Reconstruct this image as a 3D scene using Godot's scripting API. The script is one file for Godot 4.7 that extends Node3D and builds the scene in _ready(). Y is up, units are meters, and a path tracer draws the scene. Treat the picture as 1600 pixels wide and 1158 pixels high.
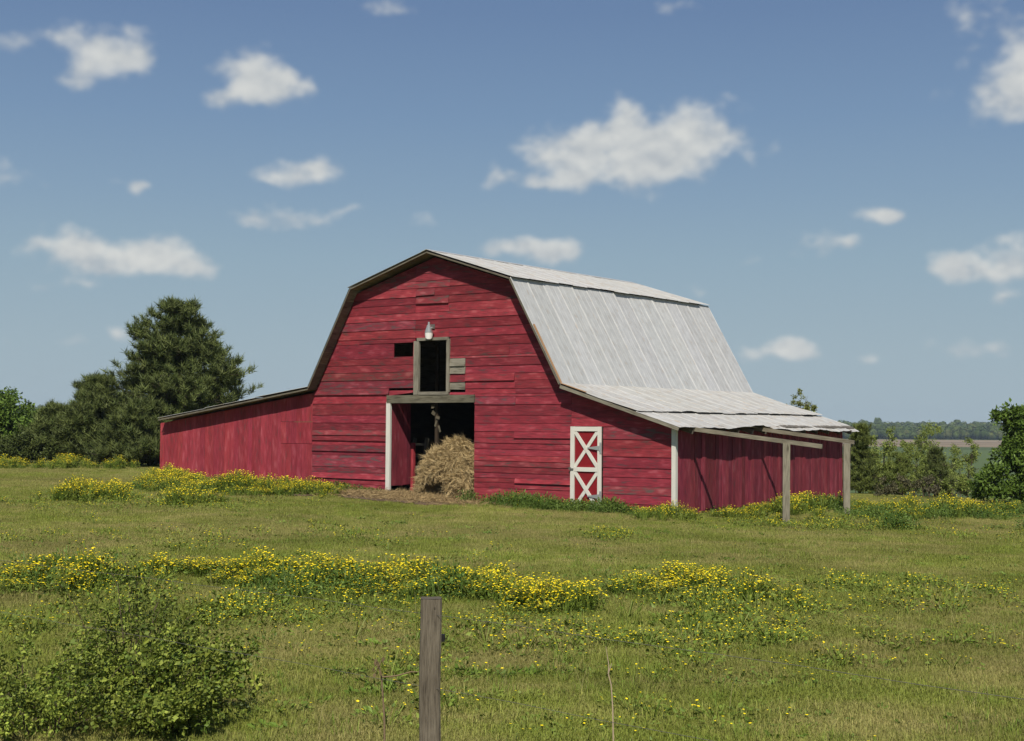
extends Node3D

# A red gambrel barn in a buttercup pasture. Axes: x right, y up, camera looks down -z.

var rng := RandomNumberGenerator.new()
var fbm := FastNoiseLite.new()
var mats := {}

const YAW := 36.425
const BX := -2.005
const BZ := -37.385

# ------------------------------------------------------------------ mesh building

class MB:
	var v := PackedVector3Array()
	var n := PackedVector3Array()
	var t := PackedVector2Array()
	var c := PackedColorArray()
	func tri(a: Vector3, b: Vector3, d: Vector3, nn: Vector3, ua: Vector2, ub: Vector2, ud: Vector2, col: Color) -> void:
		var g := (b - a).cross(d - a)
		if nn == Vector3.ZERO:
			nn = g.normalized() * -1.0
		if g.dot(nn) > 0.0:
			v.append(a); v.append(d); v.append(b)
			t.append(ua); t.append(ud); t.append(ub)
		else:
			v.append(a); v.append(b); v.append(d)
			t.append(ua); t.append(ub); t.append(ud)
		for i in 3:
			n.append(nn)
			c.append(col)
	func quad(a: Vector3, b: Vector3, d: Vector3, e: Vector3, nn: Vector3, ua: Vector2, ub: Vector2, ud: Vector2, ue: Vector2, col: Color) -> void:
		if nn == Vector3.ZERO:
			nn = (d - a).cross(b - a).normalized()
			if nn == Vector3.ZERO:
				nn = Vector3.UP
		tri(a, b, d, nn, ua, ub, ud, col)
		tri(a, d, e, nn, ua, ud, ue, col)
	# eight corners: 0-3 the bottom ring, 4-7 the top ring
	func hexa(p: Array, col := Color.WHITE, off := Vector2.ZERO, grain := 0) -> void:
		var mid := Vector3.ZERO
		for q: Vector3 in p:
			mid += q / 8.0
		for f: Array in [[0, 1, 2, 3], [4, 5, 6, 7], [0, 1, 5, 4], [1, 2, 6, 5], [2, 3, 7, 6], [3, 0, 4, 7]]:
			var q0: Vector3 = p[f[0]]
			var q1: Vector3 = p[f[1]]
			var q2: Vector3 = p[f[2]]
			var q3: Vector3 = p[f[3]]
			var nn := (q2 - q0).cross(q3 - q1).normalized()
			var fm := (q0 + q1 + q2 + q3) / 4.0
			if nn.dot(fm - mid) < 0.0:
				nn = -nn
			var us: Array[Vector2] = []
			for q: Vector3 in [q0, q1, q2, q3]:
				us.append(off + MB.planar(q, nn, grain))
			quad(q0, q1, q2, q3, nn, us[0], us[1], us[2], us[3], col)
	# texture u runs along the grain: 0 = x, 1 = y, 2 = z
	static func planar(q: Vector3, nn: Vector3, grain: int) -> Vector2:
		var a := nn.abs()
		if grain == 0:
			return Vector2(q.x, q.y if a.z >= a.y else q.z) * 0.4
		if grain == 1:
			return Vector2(q.y, q.x if a.z >= a.x else q.z) * 0.4
		return Vector2(q.z, q.y if a.x >= a.y else q.x) * 0.4
	func box(lo: Vector3, hi: Vector3, col := Color.WHITE, off := Vector2.ZERO, grain := 0) -> void:
		hexa([Vector3(lo.x, lo.y, lo.z), Vector3(hi.x, lo.y, lo.z), Vector3(hi.x, lo.y, hi.z), Vector3(lo.x, lo.y, hi.z), Vector3(lo.x, hi.y, lo.z), Vector3(hi.x, hi.y, lo.z), Vector3(hi.x, hi.y, hi.z), Vector3(lo.x, hi.y, hi.z)], col, off, grain)
	# a bar of rectangular section from a to b; up tells which way its height runs
	func bar(a: Vector3, b: Vector3, w: float, h: float, up := Vector3.UP, col := Color.WHITE, off := Vector2.ZERO) -> void:
		var d := (b - a).normalized()
		var s := d.cross(up).normalized() * w / 2.0
		var u := s.cross(d).normalized() * h / 2.0
		var l := (b - a).length()
		var ring := [-s - u, s - u, s + u, -s + u]
		var m := (a + b) / 2.0
		var k := 0.0
		for i in 4:
			var r0: Vector3 = ring[i]
			var r1: Vector3 = ring[(i + 1) % 4]
			var wid := (r1 - r0).length()
			quad(a + r0, b + r0, b + r1, a + r1, (r0 + r1).normalized(), off + Vector2(0, k) * 0.4, off + Vector2(l, k) * 0.4, off + Vector2(l, k + wid) * 0.4, off + Vector2(0, k + wid) * 0.4, col)
			k += wid
		for e: Array in [[a, -d], [b, d]]:
			var q: Vector3 = e[0]
			quad(q + ring[0], q + ring[1], q + ring[2], q + ring[3], e[1], off, off + Vector2(w, 0) * 0.4, off + Vector2(w, h) * 0.4, off + Vector2(0, h) * 0.4, col)
	func tube(pts: Array, rad: Array, sides: int, col := Color.WHITE) -> void:
		var rings: Array = []
		var axes: Array = []
		var ref := Vector3(0.31, 0.17, 0.94).normalized()
		for i in pts.size():
			var d: Vector3 = (pts[mini(i + 1, pts.size() - 1)] - pts[maxi(i - 1, 0)]).normalized()
			var s := d.cross(ref).normalized()
			var u := s.cross(d)
			var ring: Array = []
			for k in sides:
				var an := TAU * k / sides
				ring.append(s * cos(an) + u * sin(an))
			rings.append(ring)
		var l := 0.0
		for i in pts.size() - 1:
			var p0: Vector3 = pts[i]
			var p1: Vector3 = pts[i + 1]
			var l1 := l + (p1 - p0).length()
			for k in sides:
				var k1 := (k + 1) % sides
				var a: Vector3 = rings[i][k]
				var b: Vector3 = rings[i][k1]
				var a2: Vector3 = rings[i + 1][k]
				var b2: Vector3 = rings[i + 1][k1]
				var q := [p0 + a * rad[i], p0 + b * rad[i], p1 + b2 * rad[i + 1], p1 + a2 * rad[i + 1]]
				var w0 := float(k) / sides
				var w1 := float(k + 1) / sides
				smooth_tri(q[0], q[1], q[2], a, b, b2, Vector2(l, w0), Vector2(l, w1), Vector2(l1, w1), col)
				smooth_tri(q[0], q[2], q[3], a, b2, a2, Vector2(l, w0), Vector2(l1, w1), Vector2(l1, w0), col)
			l = l1
	func smooth_tri(a: Vector3, b: Vector3, d: Vector3, na: Vector3, nb: Vector3, nd: Vector3, ua: Vector2, ub: Vector2, ud: Vector2, col: Color) -> void:
		var g := (b - a).cross(d - a)
		if g.dot(na + nb + nd) > 0.0:
			v.append(a); v.append(d); v.append(b)
			n.append(na); n.append(nd); n.append(nb)
			t.append(ua); t.append(ud); t.append(ub)
		else:
			v.append(a); v.append(b); v.append(d)
			n.append(na); n.append(nb); n.append(nd)
			t.append(ua); t.append(ub); t.append(ud)
		for i in 3:
			c.append(col)
	# a flat convex outline drawn out from zb to a front whose depth is given per corner
	func prism(poly: PackedVector2Array, zf: Array, zb: float, col: Color, off: Vector2, grain: int) -> void:
		var m := poly.size()
		var mid := Vector2.ZERO
		for q in poly:
			mid += q / m
		var f: Array = []
		for i in m:
			f.append(Vector3(poly[i].x, poly[i].y, zf[i]))
		for i in range(1, m - 1):
			var nn: Vector3 = (f[i] - f[0]).cross(f[i + 1] - f[0]).normalized()
			if nn.z < 0.0:
				nn = -nn
			tri(f[0], f[i], f[i + 1], nn, off + MB.planar(f[0], Vector3.BACK, grain), off + MB.planar(f[i], Vector3.BACK, grain), off + MB.planar(f[i + 1], Vector3.BACK, grain), col)
			tri(Vector3(poly[0].x, poly[0].y, zb), Vector3(poly[i].x, poly[i].y, zb), Vector3(poly[i + 1].x, poly[i + 1].y, zb), Vector3.FORWARD, off, off, off, col)
		for i in m:
			var j := (i + 1) % m
			var e := poly[j] - poly[i]
			var nn := Vector3(e.y, -e.x, 0.0).normalized()
			if nn.dot(Vector3(poly[i].x - mid.x, poly[i].y - mid.y, 0.0)) < 0.0:
				nn = -nn
			var b0 := Vector3(poly[i].x, poly[i].y, zb)
			var b1 := Vector3(poly[j].x, poly[j].y, zb)
			quad(f[i], f[j], b1, b0, nn, off + MB.planar(f[i], nn, grain), off + MB.planar(f[j], nn, grain), off + MB.planar(b1, nn, grain), off + MB.planar(b0, nn, grain), col)
	func mesh() -> ArrayMesh:
		var m := ArrayMesh.new()
		add_to(m)
		return m
	func add_to(m: ArrayMesh) -> void:
		var a := []
		a.resize(Mesh.ARRAY_MAX)
		a[Mesh.ARRAY_VERTEX] = v
		a[Mesh.ARRAY_NORMAL] = n
		a[Mesh.ARRAY_TEX_UV] = t
		a[Mesh.ARRAY_COLOR] = c
		m.add_surface_from_arrays(Mesh.PRIMITIVE_TRIANGLES, a)

func put(called: String, mesh: Mesh, mat: Material, parent: Node = self) -> MeshInstance3D:
	var o := MeshInstance3D.new()
	o.name = called
	o.mesh = mesh
	if mat:
		o.material_override = null
		for i in mesh.get_surface_count():
			o.set_surface_override_material(i, mat)
	parent.add_child(o, true)
	return o

func tag(o: Node, label: String, category := "", group := "", kind := "") -> Node:
	if label:
		o.set_meta("label", label)
	if category:
		o.set_meta("category", category)
	if group:
		o.set_meta("group", group)
	if kind:
		o.set_meta("kind", kind)
	return o

func base(called: String, at: Vector3, label: String, category: String, group := "") -> Node3D:
	var o := Node3D.new()
	o.name = called
	o.position = at
	add_child(o, true)
	tag(o, label, category, group)
	return o

func scatter(called: String, mesh: Mesh, xf: Array, cols: PackedColorArray, parent: Node = self) -> MultiMeshInstance3D:
	var mm := MultiMesh.new()
	mm.transform_format = MultiMesh.TRANSFORM_3D
	mm.use_colors = true
	mm.mesh = mesh
	mm.instance_count = xf.size()
	for i in xf.size():
		mm.set_instance_transform(i, xf[i])
		mm.set_instance_color(i, cols[i])
	var o := MultiMeshInstance3D.new()
	o.name = called
	o.multimesh = mm
	o.set_meta("kind", "stuff")
	parent.add_child(o, true)
	return o

# one mass of things that nobody could count, laid out from several meshes
func mass(called: String, label: String, category: String) -> Node3D:
	var o := Node3D.new()
	o.name = called
	add_child(o, true)
	tag(o, label, category, "", "stuff")
	return o

func rf(a: float, b: float) -> float:
	return rng.randf_range(a, b)

func rdir() -> Vector3:
	var z := rf(-1, 1)
	var a := rf(0, TAU)
	var r := sqrt(1.0 - z * z)
	return Vector3(r * cos(a), z, r * sin(a))

func rcol(a: Color, b: Color, jitter := 0.08) -> Color:
	var k := a.lerp(b, rng.randf())
	var j := 1.0 + rf(-jitter, jitter)
	return Color(k.r * j, k.g * j, k.b * j)

# ------------------------------------------------------------------ the lie of the land

var ctl: Array = []

func sstep(x: float) -> float:
	x = clampf(x, 0.0, 1.0)
	return x * x * (3.0 - 2.0 * x)

func ground_at(x: float, z: float) -> float:
	var s := 0.0
	var w := 0.0
	for q: Vector3 in ctl:
		var dx := x - q.x
		var dz := z - q.z
		var k := dx * dx + dz * dz + 1.2
		k = 1.0 / (k * sqrt(k))
		s += k * q.y
		w += k
	var h := s / w
	var far := -48.2 + 0.68 * clampf(x, -40.0, 25.0) - z
	if far > 0.0:
		h += (-5.5 - h) * sstep(far / 75.0)
		var d := -z
		if d > 1100.0:
			var rise := 8.0 + 5.0 * fbm.get_noise_2d(x * 0.12, z * 0.05 + 40.0) + 12.0 * sstep((-x - 150.0) / 500.0)
			h += rise * sstep((d - 1150.0) / 700.0)
	elif x * x + z * z < 6400.0:
		h += 0.02 * fbm.get_noise_2d(x * 40.0, z * 40.0)
	return h

func on_ground(x: float, z: float, up := 0.0) -> Vector3:
	return Vector3(x, ground_at(x, z) + up, z)

# barn axes: u along the front, y up, d into the building
func world(u: float, y: float, d: float) -> Vector3:
	var c := cos(deg_to_rad(YAW))
	var s := sin(deg_to_rad(YAW))
	return Vector3(BX + c * u + s * d, y, BZ + s * u - c * d)

func to_barn(x: float, z: float) -> Vector2:
	var c := cos(deg_to_rad(YAW))
	var s := sin(deg_to_rad(YAW))
	return Vector2(c * (x - BX) + s * (z - BZ), s * (x - BX) - c * (z - BZ))

# ------------------------------------------------------------------ materials

func soft_image(w: int, h: int, f: Callable, fmt := Image.FORMAT_RGB8) -> ImageTexture:
	var im := Image.create_empty(w, h, false, fmt)
	for y in h:
		for x in w:
			im.set_pixel(x, y, f.call(x, y))
	return ImageTexture.create_from_image(im)

func noise(freq: float, oct := 4, sd := 1) -> FastNoiseLite:
	var f := FastNoiseLite.new()
	f.seed = sd
	f.frequency = freq
	f.noise_type = FastNoiseLite.TYPE_SIMPLEX_SMOOTH
	f.fractal_octaves = oct
	return f

func mat(called: String, albedo: Color, rough := 0.85) -> StandardMaterial3D:
	var m := StandardMaterial3D.new()
	m.resource_name = called
	m.albedo_color = albedo.linear_to_srgb()
	m.roughness = rough
	m.metallic_specular = 0.35
	m.vertex_color_use_as_albedo = true
	mats[called] = m
	return m

# wood with the grain along u; the texture tiles every 2.5 m
func wood_tex(light: Color, dark: Color, worn: Color, worn_amount: float, sd: int, pale := Color.BLACK) -> Array:
	var n1 := noise(1.0, 4, sd)
	var n2 := noise(1.0, 3, sd + 1)
	var n3 := noise(1.0, 3, sd + 2)
	var s := 512
	var h := Image.create_empty(s, s, false, Image.FORMAT_RGB8)
	var tex := soft_image(s, s, func(x: int, y: int) -> Color:
		# wrapped by fading two copies into one another near the edge
		var k := clampf((x - 448.0) / 64.0, 0.0, 1.0)
		var xx := x - 512.0 * k
		var grain := n1.get_noise_2d(x * 0.012, y * 0.22) * (1.0 - k) + n1.get_noise_2d((x - 512) * 0.012, y * 0.22) * k
		var blot := n2.get_noise_2d(x * 0.0065, y * 0.022) * (1.0 - k) + n2.get_noise_2d((x - 512) * 0.0065, y * 0.022) * k
		var wear := n3.get_noise_2d(x * 0.010, y * 0.055) * (1.0 - k) + n3.get_noise_2d((x - 512) * 0.010, y * 0.055) * k
		var q := light.lerp(dark, clampf(0.35 + grain * 0.7 + blot * 0.55, 0.0, 1.0))
		if pale != Color.BLACK:
			q = q.lerp(pale, clampf((wear * -0.45 + grain * 0.12 - blot * 0.9 - 0.24) * 1.3, 0.0, 0.55))
		q = q.lerp(worn, clampf((wear * 0.6 + blot * 0.4 + grain * 0.35 - 0.42 + worn_amount) * 3.0, 0.0, 0.85))
		var g := clampf(0.5 + grain * 0.6, 0.0, 1.0)
		h.set_pixel(x, y, Color(g, g, g))
		return q.linear_to_srgb())
	return [tex, ImageTexture.create_from_image(h)]

func wood(called: String, t: Array, rough := 0.8, depth := 0.3) -> StandardMaterial3D:
	var m := mat(called, Color.WHITE, rough)
	m.albedo_texture = t[0]
	m.heightmap_enabled = true
	m.heightmap_texture = t[1]
	m.heightmap_scale = depth
	return m

func make_materials() -> void:
	wood("red_board", wood_tex(Color(0.335, 0.043, 0.058), Color(0.16, 0.021, 0.030), Color(0.10, 0.066, 0.062), 0.19, 11, Color(0.45, 0.125, 0.135)), 0.75)
	wood("red_worn", wood_tex(Color(0.31, 0.050, 0.064), Color(0.14, 0.024, 0.032), Color(0.12, 0.092, 0.082), 0.36, 15, Color(0.45, 0.16, 0.165)), 0.8)
	wood("red_sheet", wood_tex(Color(0.36, 0.050, 0.068), Color(0.215, 0.024, 0.034), Color(0.15, 0.06, 0.06), 0.16, 23, Color(0.43, 0.11, 0.13)), 0.78)
	wood("red_side", wood_tex(Color(0.30, 0.050, 0.070), Color(0.165, 0.024, 0.039), Color(0.10, 0.05, 0.055), 0.10, 31, Color(0.33, 0.11, 0.125)), 0.8)
	wood("grey_wood", wood_tex(Color(0.27, 0.25, 0.20), Color(0.125, 0.113, 0.086), Color(0.075, 0.066, 0.05), 0.08, 47), 0.9, 0.5)
	wood("post_wood", wood_tex(Color(0.17, 0.15, 0.12), Color(0.085, 0.072, 0.056), Color(0.04, 0.034, 0.027), 0.10, 49), 0.9, 0.6)
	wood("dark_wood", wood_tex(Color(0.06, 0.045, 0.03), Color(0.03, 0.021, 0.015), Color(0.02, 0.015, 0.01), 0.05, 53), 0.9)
	wood("white_paint", wood_tex(Color(0.66, 0.65, 0.59), Color(0.57, 0.555, 0.50), Color(0.42, 0.38, 0.32), -0.08, 61), 0.6, 0.15)
	wood("door_red", wood_tex(Color(0.24, 0.012, 0.018), Color(0.19, 0.009, 0.014), Color(0.16, 0.009, 0.013), 0.0, 67), 0.6, 0.1)
	var n1 := noise(1.0, 4, 71)
	var n2 := noise(1.0, 4, 72)
	var n3 := noise(1.0, 3, 73)
	var tins: Array = []
	for rusty: float in [0.0, 0.20]:
		tins.append(soft_image(512, 512, func(x: int, y: int) -> Color:
			var k := clampf((x - 448.0) / 64.0, 0.0, 1.0)
			var streak := n1.get_noise_2d(x * 0.005, y * 0.13) * (1.0 - k) + n1.get_noise_2d((x - 512) * 0.005, y * 0.13) * k
			var blot := n2.get_noise_2d(x * 0.013, y * 0.02) * (1.0 - k) + n2.get_noise_2d((x - 512) * 0.013, y * 0.02) * k
			var rust := n3.get_noise_2d(x * 0.014, y * 0.07) * (1.0 - k) + n3.get_noise_2d((x - 512) * 0.014, y * 0.07) * k
			var q := Color(0.515, 0.525, 0.52).lerp(Color(0.35, 0.355, 0.35), clampf(0.25 + streak * 0.6 + blot * 0.4, 0.0, 1.0))
			q = q.lerp(Color(0.40, 0.30, 0.19), clampf((rust + blot * 0.4 - 0.42 + rusty) * 1.6, 0.0, 0.45 + rusty))
			var scratch := n1.get_noise_2d(x * 0.02 + 300.0, y * 0.6)
			q = q.lerp(Color(0.24, 0.235, 0.22), clampf((scratch - 0.48) * 4.0, 0.0, 0.6))
			return q.linear_to_srgb()))
	var m := mat("tin", Color.WHITE, 0.5)
	m.albedo_texture = tins[0]
	m.metallic_specular = 0.5
	var mo := mat("tin_old", Color(1.0, 0.985, 0.95), 0.6)
	mo.albedo_texture = tins[1]
	var m1 := mat("rust", Color(0.36, 0.22, 0.12), 0.85)
	m1.metallic_specular = 0.2
	mat("iron", Color(0.12, 0.115, 0.105), 0.6)
	mat("black_plastic", Color(0.012, 0.012, 0.013), 0.5)
	var g := mat("galvanised", Color(0.62, 0.62, 0.61), 0.35)
	g.metallic = 0.75
	var ch := mat("lamp_glass", Color(0.70, 0.69, 0.65), 0.15)
	ch.metallic_specular = 0.6
	# bark
	var b1 := noise(1.0, 4, 81)
	var bark := soft_image(128, 128, func(x: int, y: int) -> Color:
		var r := b1.get_noise_2d(x * 0.04, y * 0.2)
		return Color(0.13, 0.10, 0.075).lerp(Color(0.045, 0.035, 0.027), clampf(0.5 + r, 0.0, 1.0)).linear_to_srgb())
	var bm := mat("bark", Color.WHITE, 0.95)
	bm.albedo_texture = bark
	mat("stem", Color(1, 1, 1), 0.9)
	# leaves: the copies carry the colour
	for leaf: Array in [["leaf", 0.5, 0.35], ["needle", 0.55, 0.15], ["blade", 0.6, 0.35], ["petal", 0.5, 0.4], ["straw", 0.7, 0.1], ["far_leaf", 0.9, 0.0]]:
		var lm := mat(leaf[0], Color.WHITE, leaf[1])
		lm.metallic_specular = 0.3
		if leaf[2] > 0.0:
			lm.backlight_enabled = true
			lm.backlight = Color(leaf[2], leaf[2], leaf[2])
	mats["petal"].albedo_color = Color(0.86, 0.70, 0.014).linear_to_srgb()
	mats["petal"].vertex_color_use_as_albedo = false
	# pasture: short grazed turf with straw-coloured thatch
	var g1 := noise(1.0, 4, 91)
	var g2 := noise(1.0, 3, 92)
	var turf := soft_image(512, 512, func(x: int, y: int) -> Color:
		var wx := x / 512.0 * TAU
		var wy := y / 512.0 * TAU
		var a := g1.get_noise_3d(cos(wx) * 1.6 + 9.0, sin(wx) * 1.6 + cos(wy) * 1.6, sin(wy) * 1.6)
		var b := g2.get_noise_3d(cos(wx) * 11.0, sin(wx) * 11.0 + cos(wy) * 11.0 + 30.0, sin(wy) * 11.0)
		var q := Color(0.155, 0.185, 0.035).lerp(Color(0.24, 0.215, 0.075), clampf(0.45 + a * 0.9 + b * 0.5, 0.0, 1.0))
		return (q * (1.0 + b * 0.35)).linear_to_srgb())
	var gm := mat("turf", Color.WHITE, 1.0)
	gm.albedo_texture = turf
	gm.uv1_triplanar = true
	gm.uv1_world_triplanar = true
	gm.uv1_scale = Vector3(0.23, 0.23, 0.23)
	gm.metallic_specular = 0.1
	var dirt := soft_image(256, 256, func(x: int, y: int) -> Color:
		var wx := x / 256.0 * TAU
		var wy := y / 256.0 * TAU
		var a := g1.get_noise_3d(cos(wx) * 2.2 - 9.0, sin(wx) * 2.2 + cos(wy) * 2.2, sin(wy) * 2.2)
		var b := g2.get_noise_3d(cos(wx) * 9.0, sin(wx) * 9.0 + cos(wy) * 9.0 - 30.0, sin(wy) * 9.0)
		return Color(0.17, 0.12, 0.075).lerp(Color(0.065, 0.045, 0.032), clampf(0.5 + a * 0.8 + b * 0.6, 0.0, 1.0)).linear_to_srgb())
	var dm := mat("dirt", Color.WHITE, 1.0)
	dm.albedo_texture = dirt
	dm.uv1_triplanar = true
	dm.uv1_world_triplanar = true
	dm.uv1_scale = Vector3(0.5, 0.5, 0.5)
	mat("crop", Color(0.085, 0.125, 0.04), 1.0)
	mat("plowed", Color(0.26, 0.20, 0.135), 1.0)

# ------------------------------------------------------------------ sky

func sky_base(el: float) -> Color:
	var stops := [[-90.0, Color(0.365, 0.45, 0.50)], [0.0, Color(0.365, 0.45, 0.50)], [3.0, Color(0.332, 0.43, 0.492)], [6.5, Color(0.276, 0.388, 0.48)], [9.0, Color(0.228, 0.338, 0.464)], [12.0, Color(0.180, 0.284, 0.436)], [16.0, Color(0.137, 0.223, 0.382)], [25.0, Color(0.10, 0.174, 0.338)], [45.0, Color(0.076, 0.141, 0.30)], [90.0, Color(0.058, 0.116, 0.27)]]
	for i in stops.size() - 1:
		if el <= stops[i + 1][0]:
			var k: float = (el - stops[i][0]) / (stops[i + 1][0] - stops[i][0])
			return stops[i][1].lerp(stops[i + 1][1], k)
	return stops[-1][1]

# adds one puff (azimuth, elevation, half width, half height, weight) to a field of cells, step degrees each
func puff(field: PackedFloat32Array, shade: PackedFloat32Array, w: int, h: int, az0: float, el0: float, st: float, p: Array) -> void:
	var rx: float = p[2] * 1.9
	var ry: float = p[3] * 1.9
	var x0 := clampi(int((p[0] - rx - az0) / st), 0, w - 1)
	var x1 := clampi(int((p[0] + rx - az0) / st), 0, w - 1)
	var y0 := clampi(int((p[1] - ry - el0) / st), 0, h - 1)
	var y1 := clampi(int((p[1] + ry - el0) / st), 0, h - 1)
	for y in range(y0, y1 + 1):
		for x in range(x0, x1 + 1):
			var az := az0 + x * st
			var el := el0 + y * st
			var wx := fbm.get_noise_3d(az * 26.0, el * 36.0, 5.0) * 0.8
			var wy := fbm.get_noise_3d(az * 26.0, el * 36.0, 95.0) * 0.45
			var dx: float = (az + wx - p[0]) / p[2]
			var dy: float = (el + wy - p[1]) / p[3]
			if dy < 0.0:
				dy *= 1.25
			var k: float = (1.0 - sqrt(dx * dx + dy * dy) * 0.75) * p[4]
			if k > 0.0:
				var i := y * w + x
				var was := field[i]
				field[i] = 1.0 - (1.0 - was) * (1.0 - k * 0.85)
				shade[i] = (shade[i] * was + dy * k) / (was + k)

func cloud_over(sky: Color, f: float, sh: float, az: float, el: float) -> Color:
	if f <= 0.02:
		return sky
	var rag := fbm.get_noise_3d(az * 48.0, el * 72.0, 200.0)
	var fine := fbm.get_noise_3d(az * 150.0, el * 190.0, 300.0)
	var a := sstep((f + rag * 0.44 + fine * 0.14 - 0.12) / 0.70)
	a *= 0.95
	var up := fbm.get_noise_3d(az * 48.0 - 8.0, el * 72.0 - 26.0, 200.0)
	var lit := clampf(0.56 + sh * 0.34 + (rag - up) * 0.75 + fine * 0.10, 0.0, 1.0)
	var c := Color(0.44, 0.475, 0.505).lerp(Color(0.655, 0.665, 0.645), lit)
	c = c.lerp(sky, 0.35 * clampf(1.0 - f * 1.2, 0.0, 1.0))
	return sky.lerp(c, a)

func make_sky() -> PanoramaSkyMaterial:
	var list: Array = []
	for l in "7.13 11.54 1.51 1.06 1.00;5.75 11.07 1.64 1.01 1.00;3.99 11.34 1.56 0.96 1.00;4.24 12.24 0.55 0.71 0.80;2.47 11.02 1.89 0.76 0.95;5.00 10.10 2.39 0.86 1.00;2.48 9.79 2.02 0.65 0.95;1.16 10.53 1.13 0.40 0.70;1.09 9.54 0.76 0.25 0.70;6.50 10.45 1.26 0.76 0.90;-16.96 6.38 1.51 0.86 1.00;-15.68 6.19 1.56 0.71 1.00;-14.27 6.39 1.21 0.71 1.00;-13.00 6.14 1.13 0.55 1.00;-16.63 6.88 0.71 0.55 1.00;-18.12 6.64 0.76 0.35 0.60;-10.38 13.18 1.06 1.06 1.00;-9.51 12.88 1.06 0.65 1.00;-10.74 12.58 1.06 0.50 0.90;-9.02 13.19 0.65 0.45 0.90;-11.49 13.55 0.63 0.35 0.50;-17.58 14.31 1.39 0.65 0.75;-15.46 13.66 1.26 0.81 0.85;-16.27 13.20 1.01 0.81 0.80;-14.87 14.00 0.71 0.55 0.75;-19.52 13.96 0.71 0.25 0.50;-16.38 12.66 0.63 0.30 0.50;-8.36 9.65 1.39 0.50 0.80;-7.49 10.04 0.81 0.45 0.85;-9.34 9.35 0.63 0.23 0.50;-8.95 8.13 0.96 0.45 0.75;-7.59 7.99 0.86 0.40 0.75;-10.31 8.04 0.60 0.23 0.45;-6.35 8.27 0.50 0.15 0.40;1.23 6.87 1.56 0.50 1.00;2.11 7.10 0.81 0.38 1.00;-0.29 6.79 0.81 0.30 0.80;0.60 7.12 0.65 0.35 0.90;19.01 12.60 2.02 0.96 0.90;19.58 13.29 1.01 0.91 0.95;18.34 14.94 1.21 0.96 0.55;17.97 11.55 1.01 0.45 0.55;19.45 11.99 1.01 0.63 0.80;14.05 8.05 0.91 0.40 0.95;14.45 7.94 0.55 0.25 0.90;13.02 7.10 0.50 0.25 0.75;11.64 6.98 0.96 0.40 0.55;9.49 6.54 0.50 0.25 0.50;16.95 6.14 0.76 0.45 1.00;17.94 5.94 1.46 0.60 1.00;19.42 6.49 0.86 0.86 0.90;18.78 5.04 0.76 0.33 0.85;10.35 2.85 1.16 0.45 0.95;10.76 3.10 0.71 0.40 0.95;11.08 2.62 0.63 0.25 0.80;16.89 3.08 1.71 0.35 0.55;13.84 2.49 0.60 0.23 0.65;18.27 2.90 0.63 0.25 0.50;-14.38 9.05 0.45 0.30 0.80;-14.78 8.79 0.40 0.28 0.55;-19.08 9.19 0.81 0.60 0.45;-15.50 9.14 0.63 0.20 0.35;-0.69 9.90 0.63 0.43 0.60;8.99 10.53 0.30 0.48 0.50;9.98 10.92 0.35 0.28 0.40;6.26 8.98 0.40 0.25 0.30;-1.07 9.60 0.40 0.25 0.40;-15.39 3.29 0.50 0.30 0.75;-19.14 3.03 0.50 0.20 0.40;-16.79 3.04 0.40 0.20 0.40;-11.46 3.77 0.30 0.40 0.60;-4.93 16.15 1.26 0.30 0.50;6.54 16.23 0.76 0.40 0.50;-4.08 8.07 0.76 0.23 0.35;-17.06 5.20 0.81 0.30 0.50;-16.01 5.12 0.55 0.23 0.40;-18.09 5.09 0.50 0.20 0.40;7.27 5.25 0.55 0.25 0.50".split(";"):
		var q := l.split_floats(" ")
		list.append([q[0], q[1], q[2] * 1.22, q[3] * 1.22, q[4]])
	# the same kind of fair-weather clouds all the way round and overhead
	for i in 95:
		var az := rf(24.0, 336.0)
		var el := rf(2.0, 17.0) if i < 60 else rf(17.0, 62.0)
		var s := rf(0.7, 1.5) * (0.35 + el / 14.0)
		for k in 4:
			list.append([az + rf(-2.4, 2.4) * s / maxf(0.4, cos(deg_to_rad(el))), el + rf(-0.3, 0.4) * s, rf(1.0, 1.9) * s / maxf(0.4, cos(deg_to_rad(el))), rf(0.5, 0.9) * s, rf(0.6, 1.0)])
	var w := 1024
	var im := Image.create_empty(w, 512, false, Image.FORMAT_RGBF)
	var st := 360.0 / w
	var f := PackedFloat32Array()
	var sh := PackedFloat32Array()
	f.resize(w * 256)
	sh.resize(w * 256)
	for p: Array in list:
		puff(f, sh, w, 256, -180.0, 0.0, st, p)
		if p[0] + p[2] * 2.0 > 180.0:
			puff(f, sh, w, 256, -180.0, 0.0, st, [p[0] - 360.0, p[1], p[2], p[3], p[4]])
	im.fill(Color(0.16, 0.19, 0.14))
	for y in 256:
		var el := y * st
		var b := sky_base(el)
		for x in w:
			im.set_pixel((x + w / 2) % w, 255 - y, cloud_over(b, f[y * w + x], sh[y * w + x], -180.0 + x * st, el))
	im.resize(4096, 2048, Image.INTERPOLATE_BILINEAR)
	# the part that a camera in the pasture looks at, worked out finer
	var fs := 360.0 / 4096.0
	var fw := 560
	var fh := 240
	var az0 := -fw / 2 * fs
	f.fill(0.0)
	sh.fill(0.0)
	f.resize(fw * fh)
	sh.resize(fw * fh)
	f.fill(0.0)
	sh.fill(0.0)
	for p: Array in list:
		puff(f, sh, fw, fh, az0, 0.0, fs, p)
	for y in fh:
		var el := y * fs
		var b := sky_base(el)
		for x in fw:
			im.set_pixel((4096 - fw / 2 + x) % 4096, 1023 - y, cloud_over(b, f[y * fw + x], sh[y * fw + x], az0 + x * fs, el))
	var m := PanoramaSkyMaterial.new()
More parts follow.
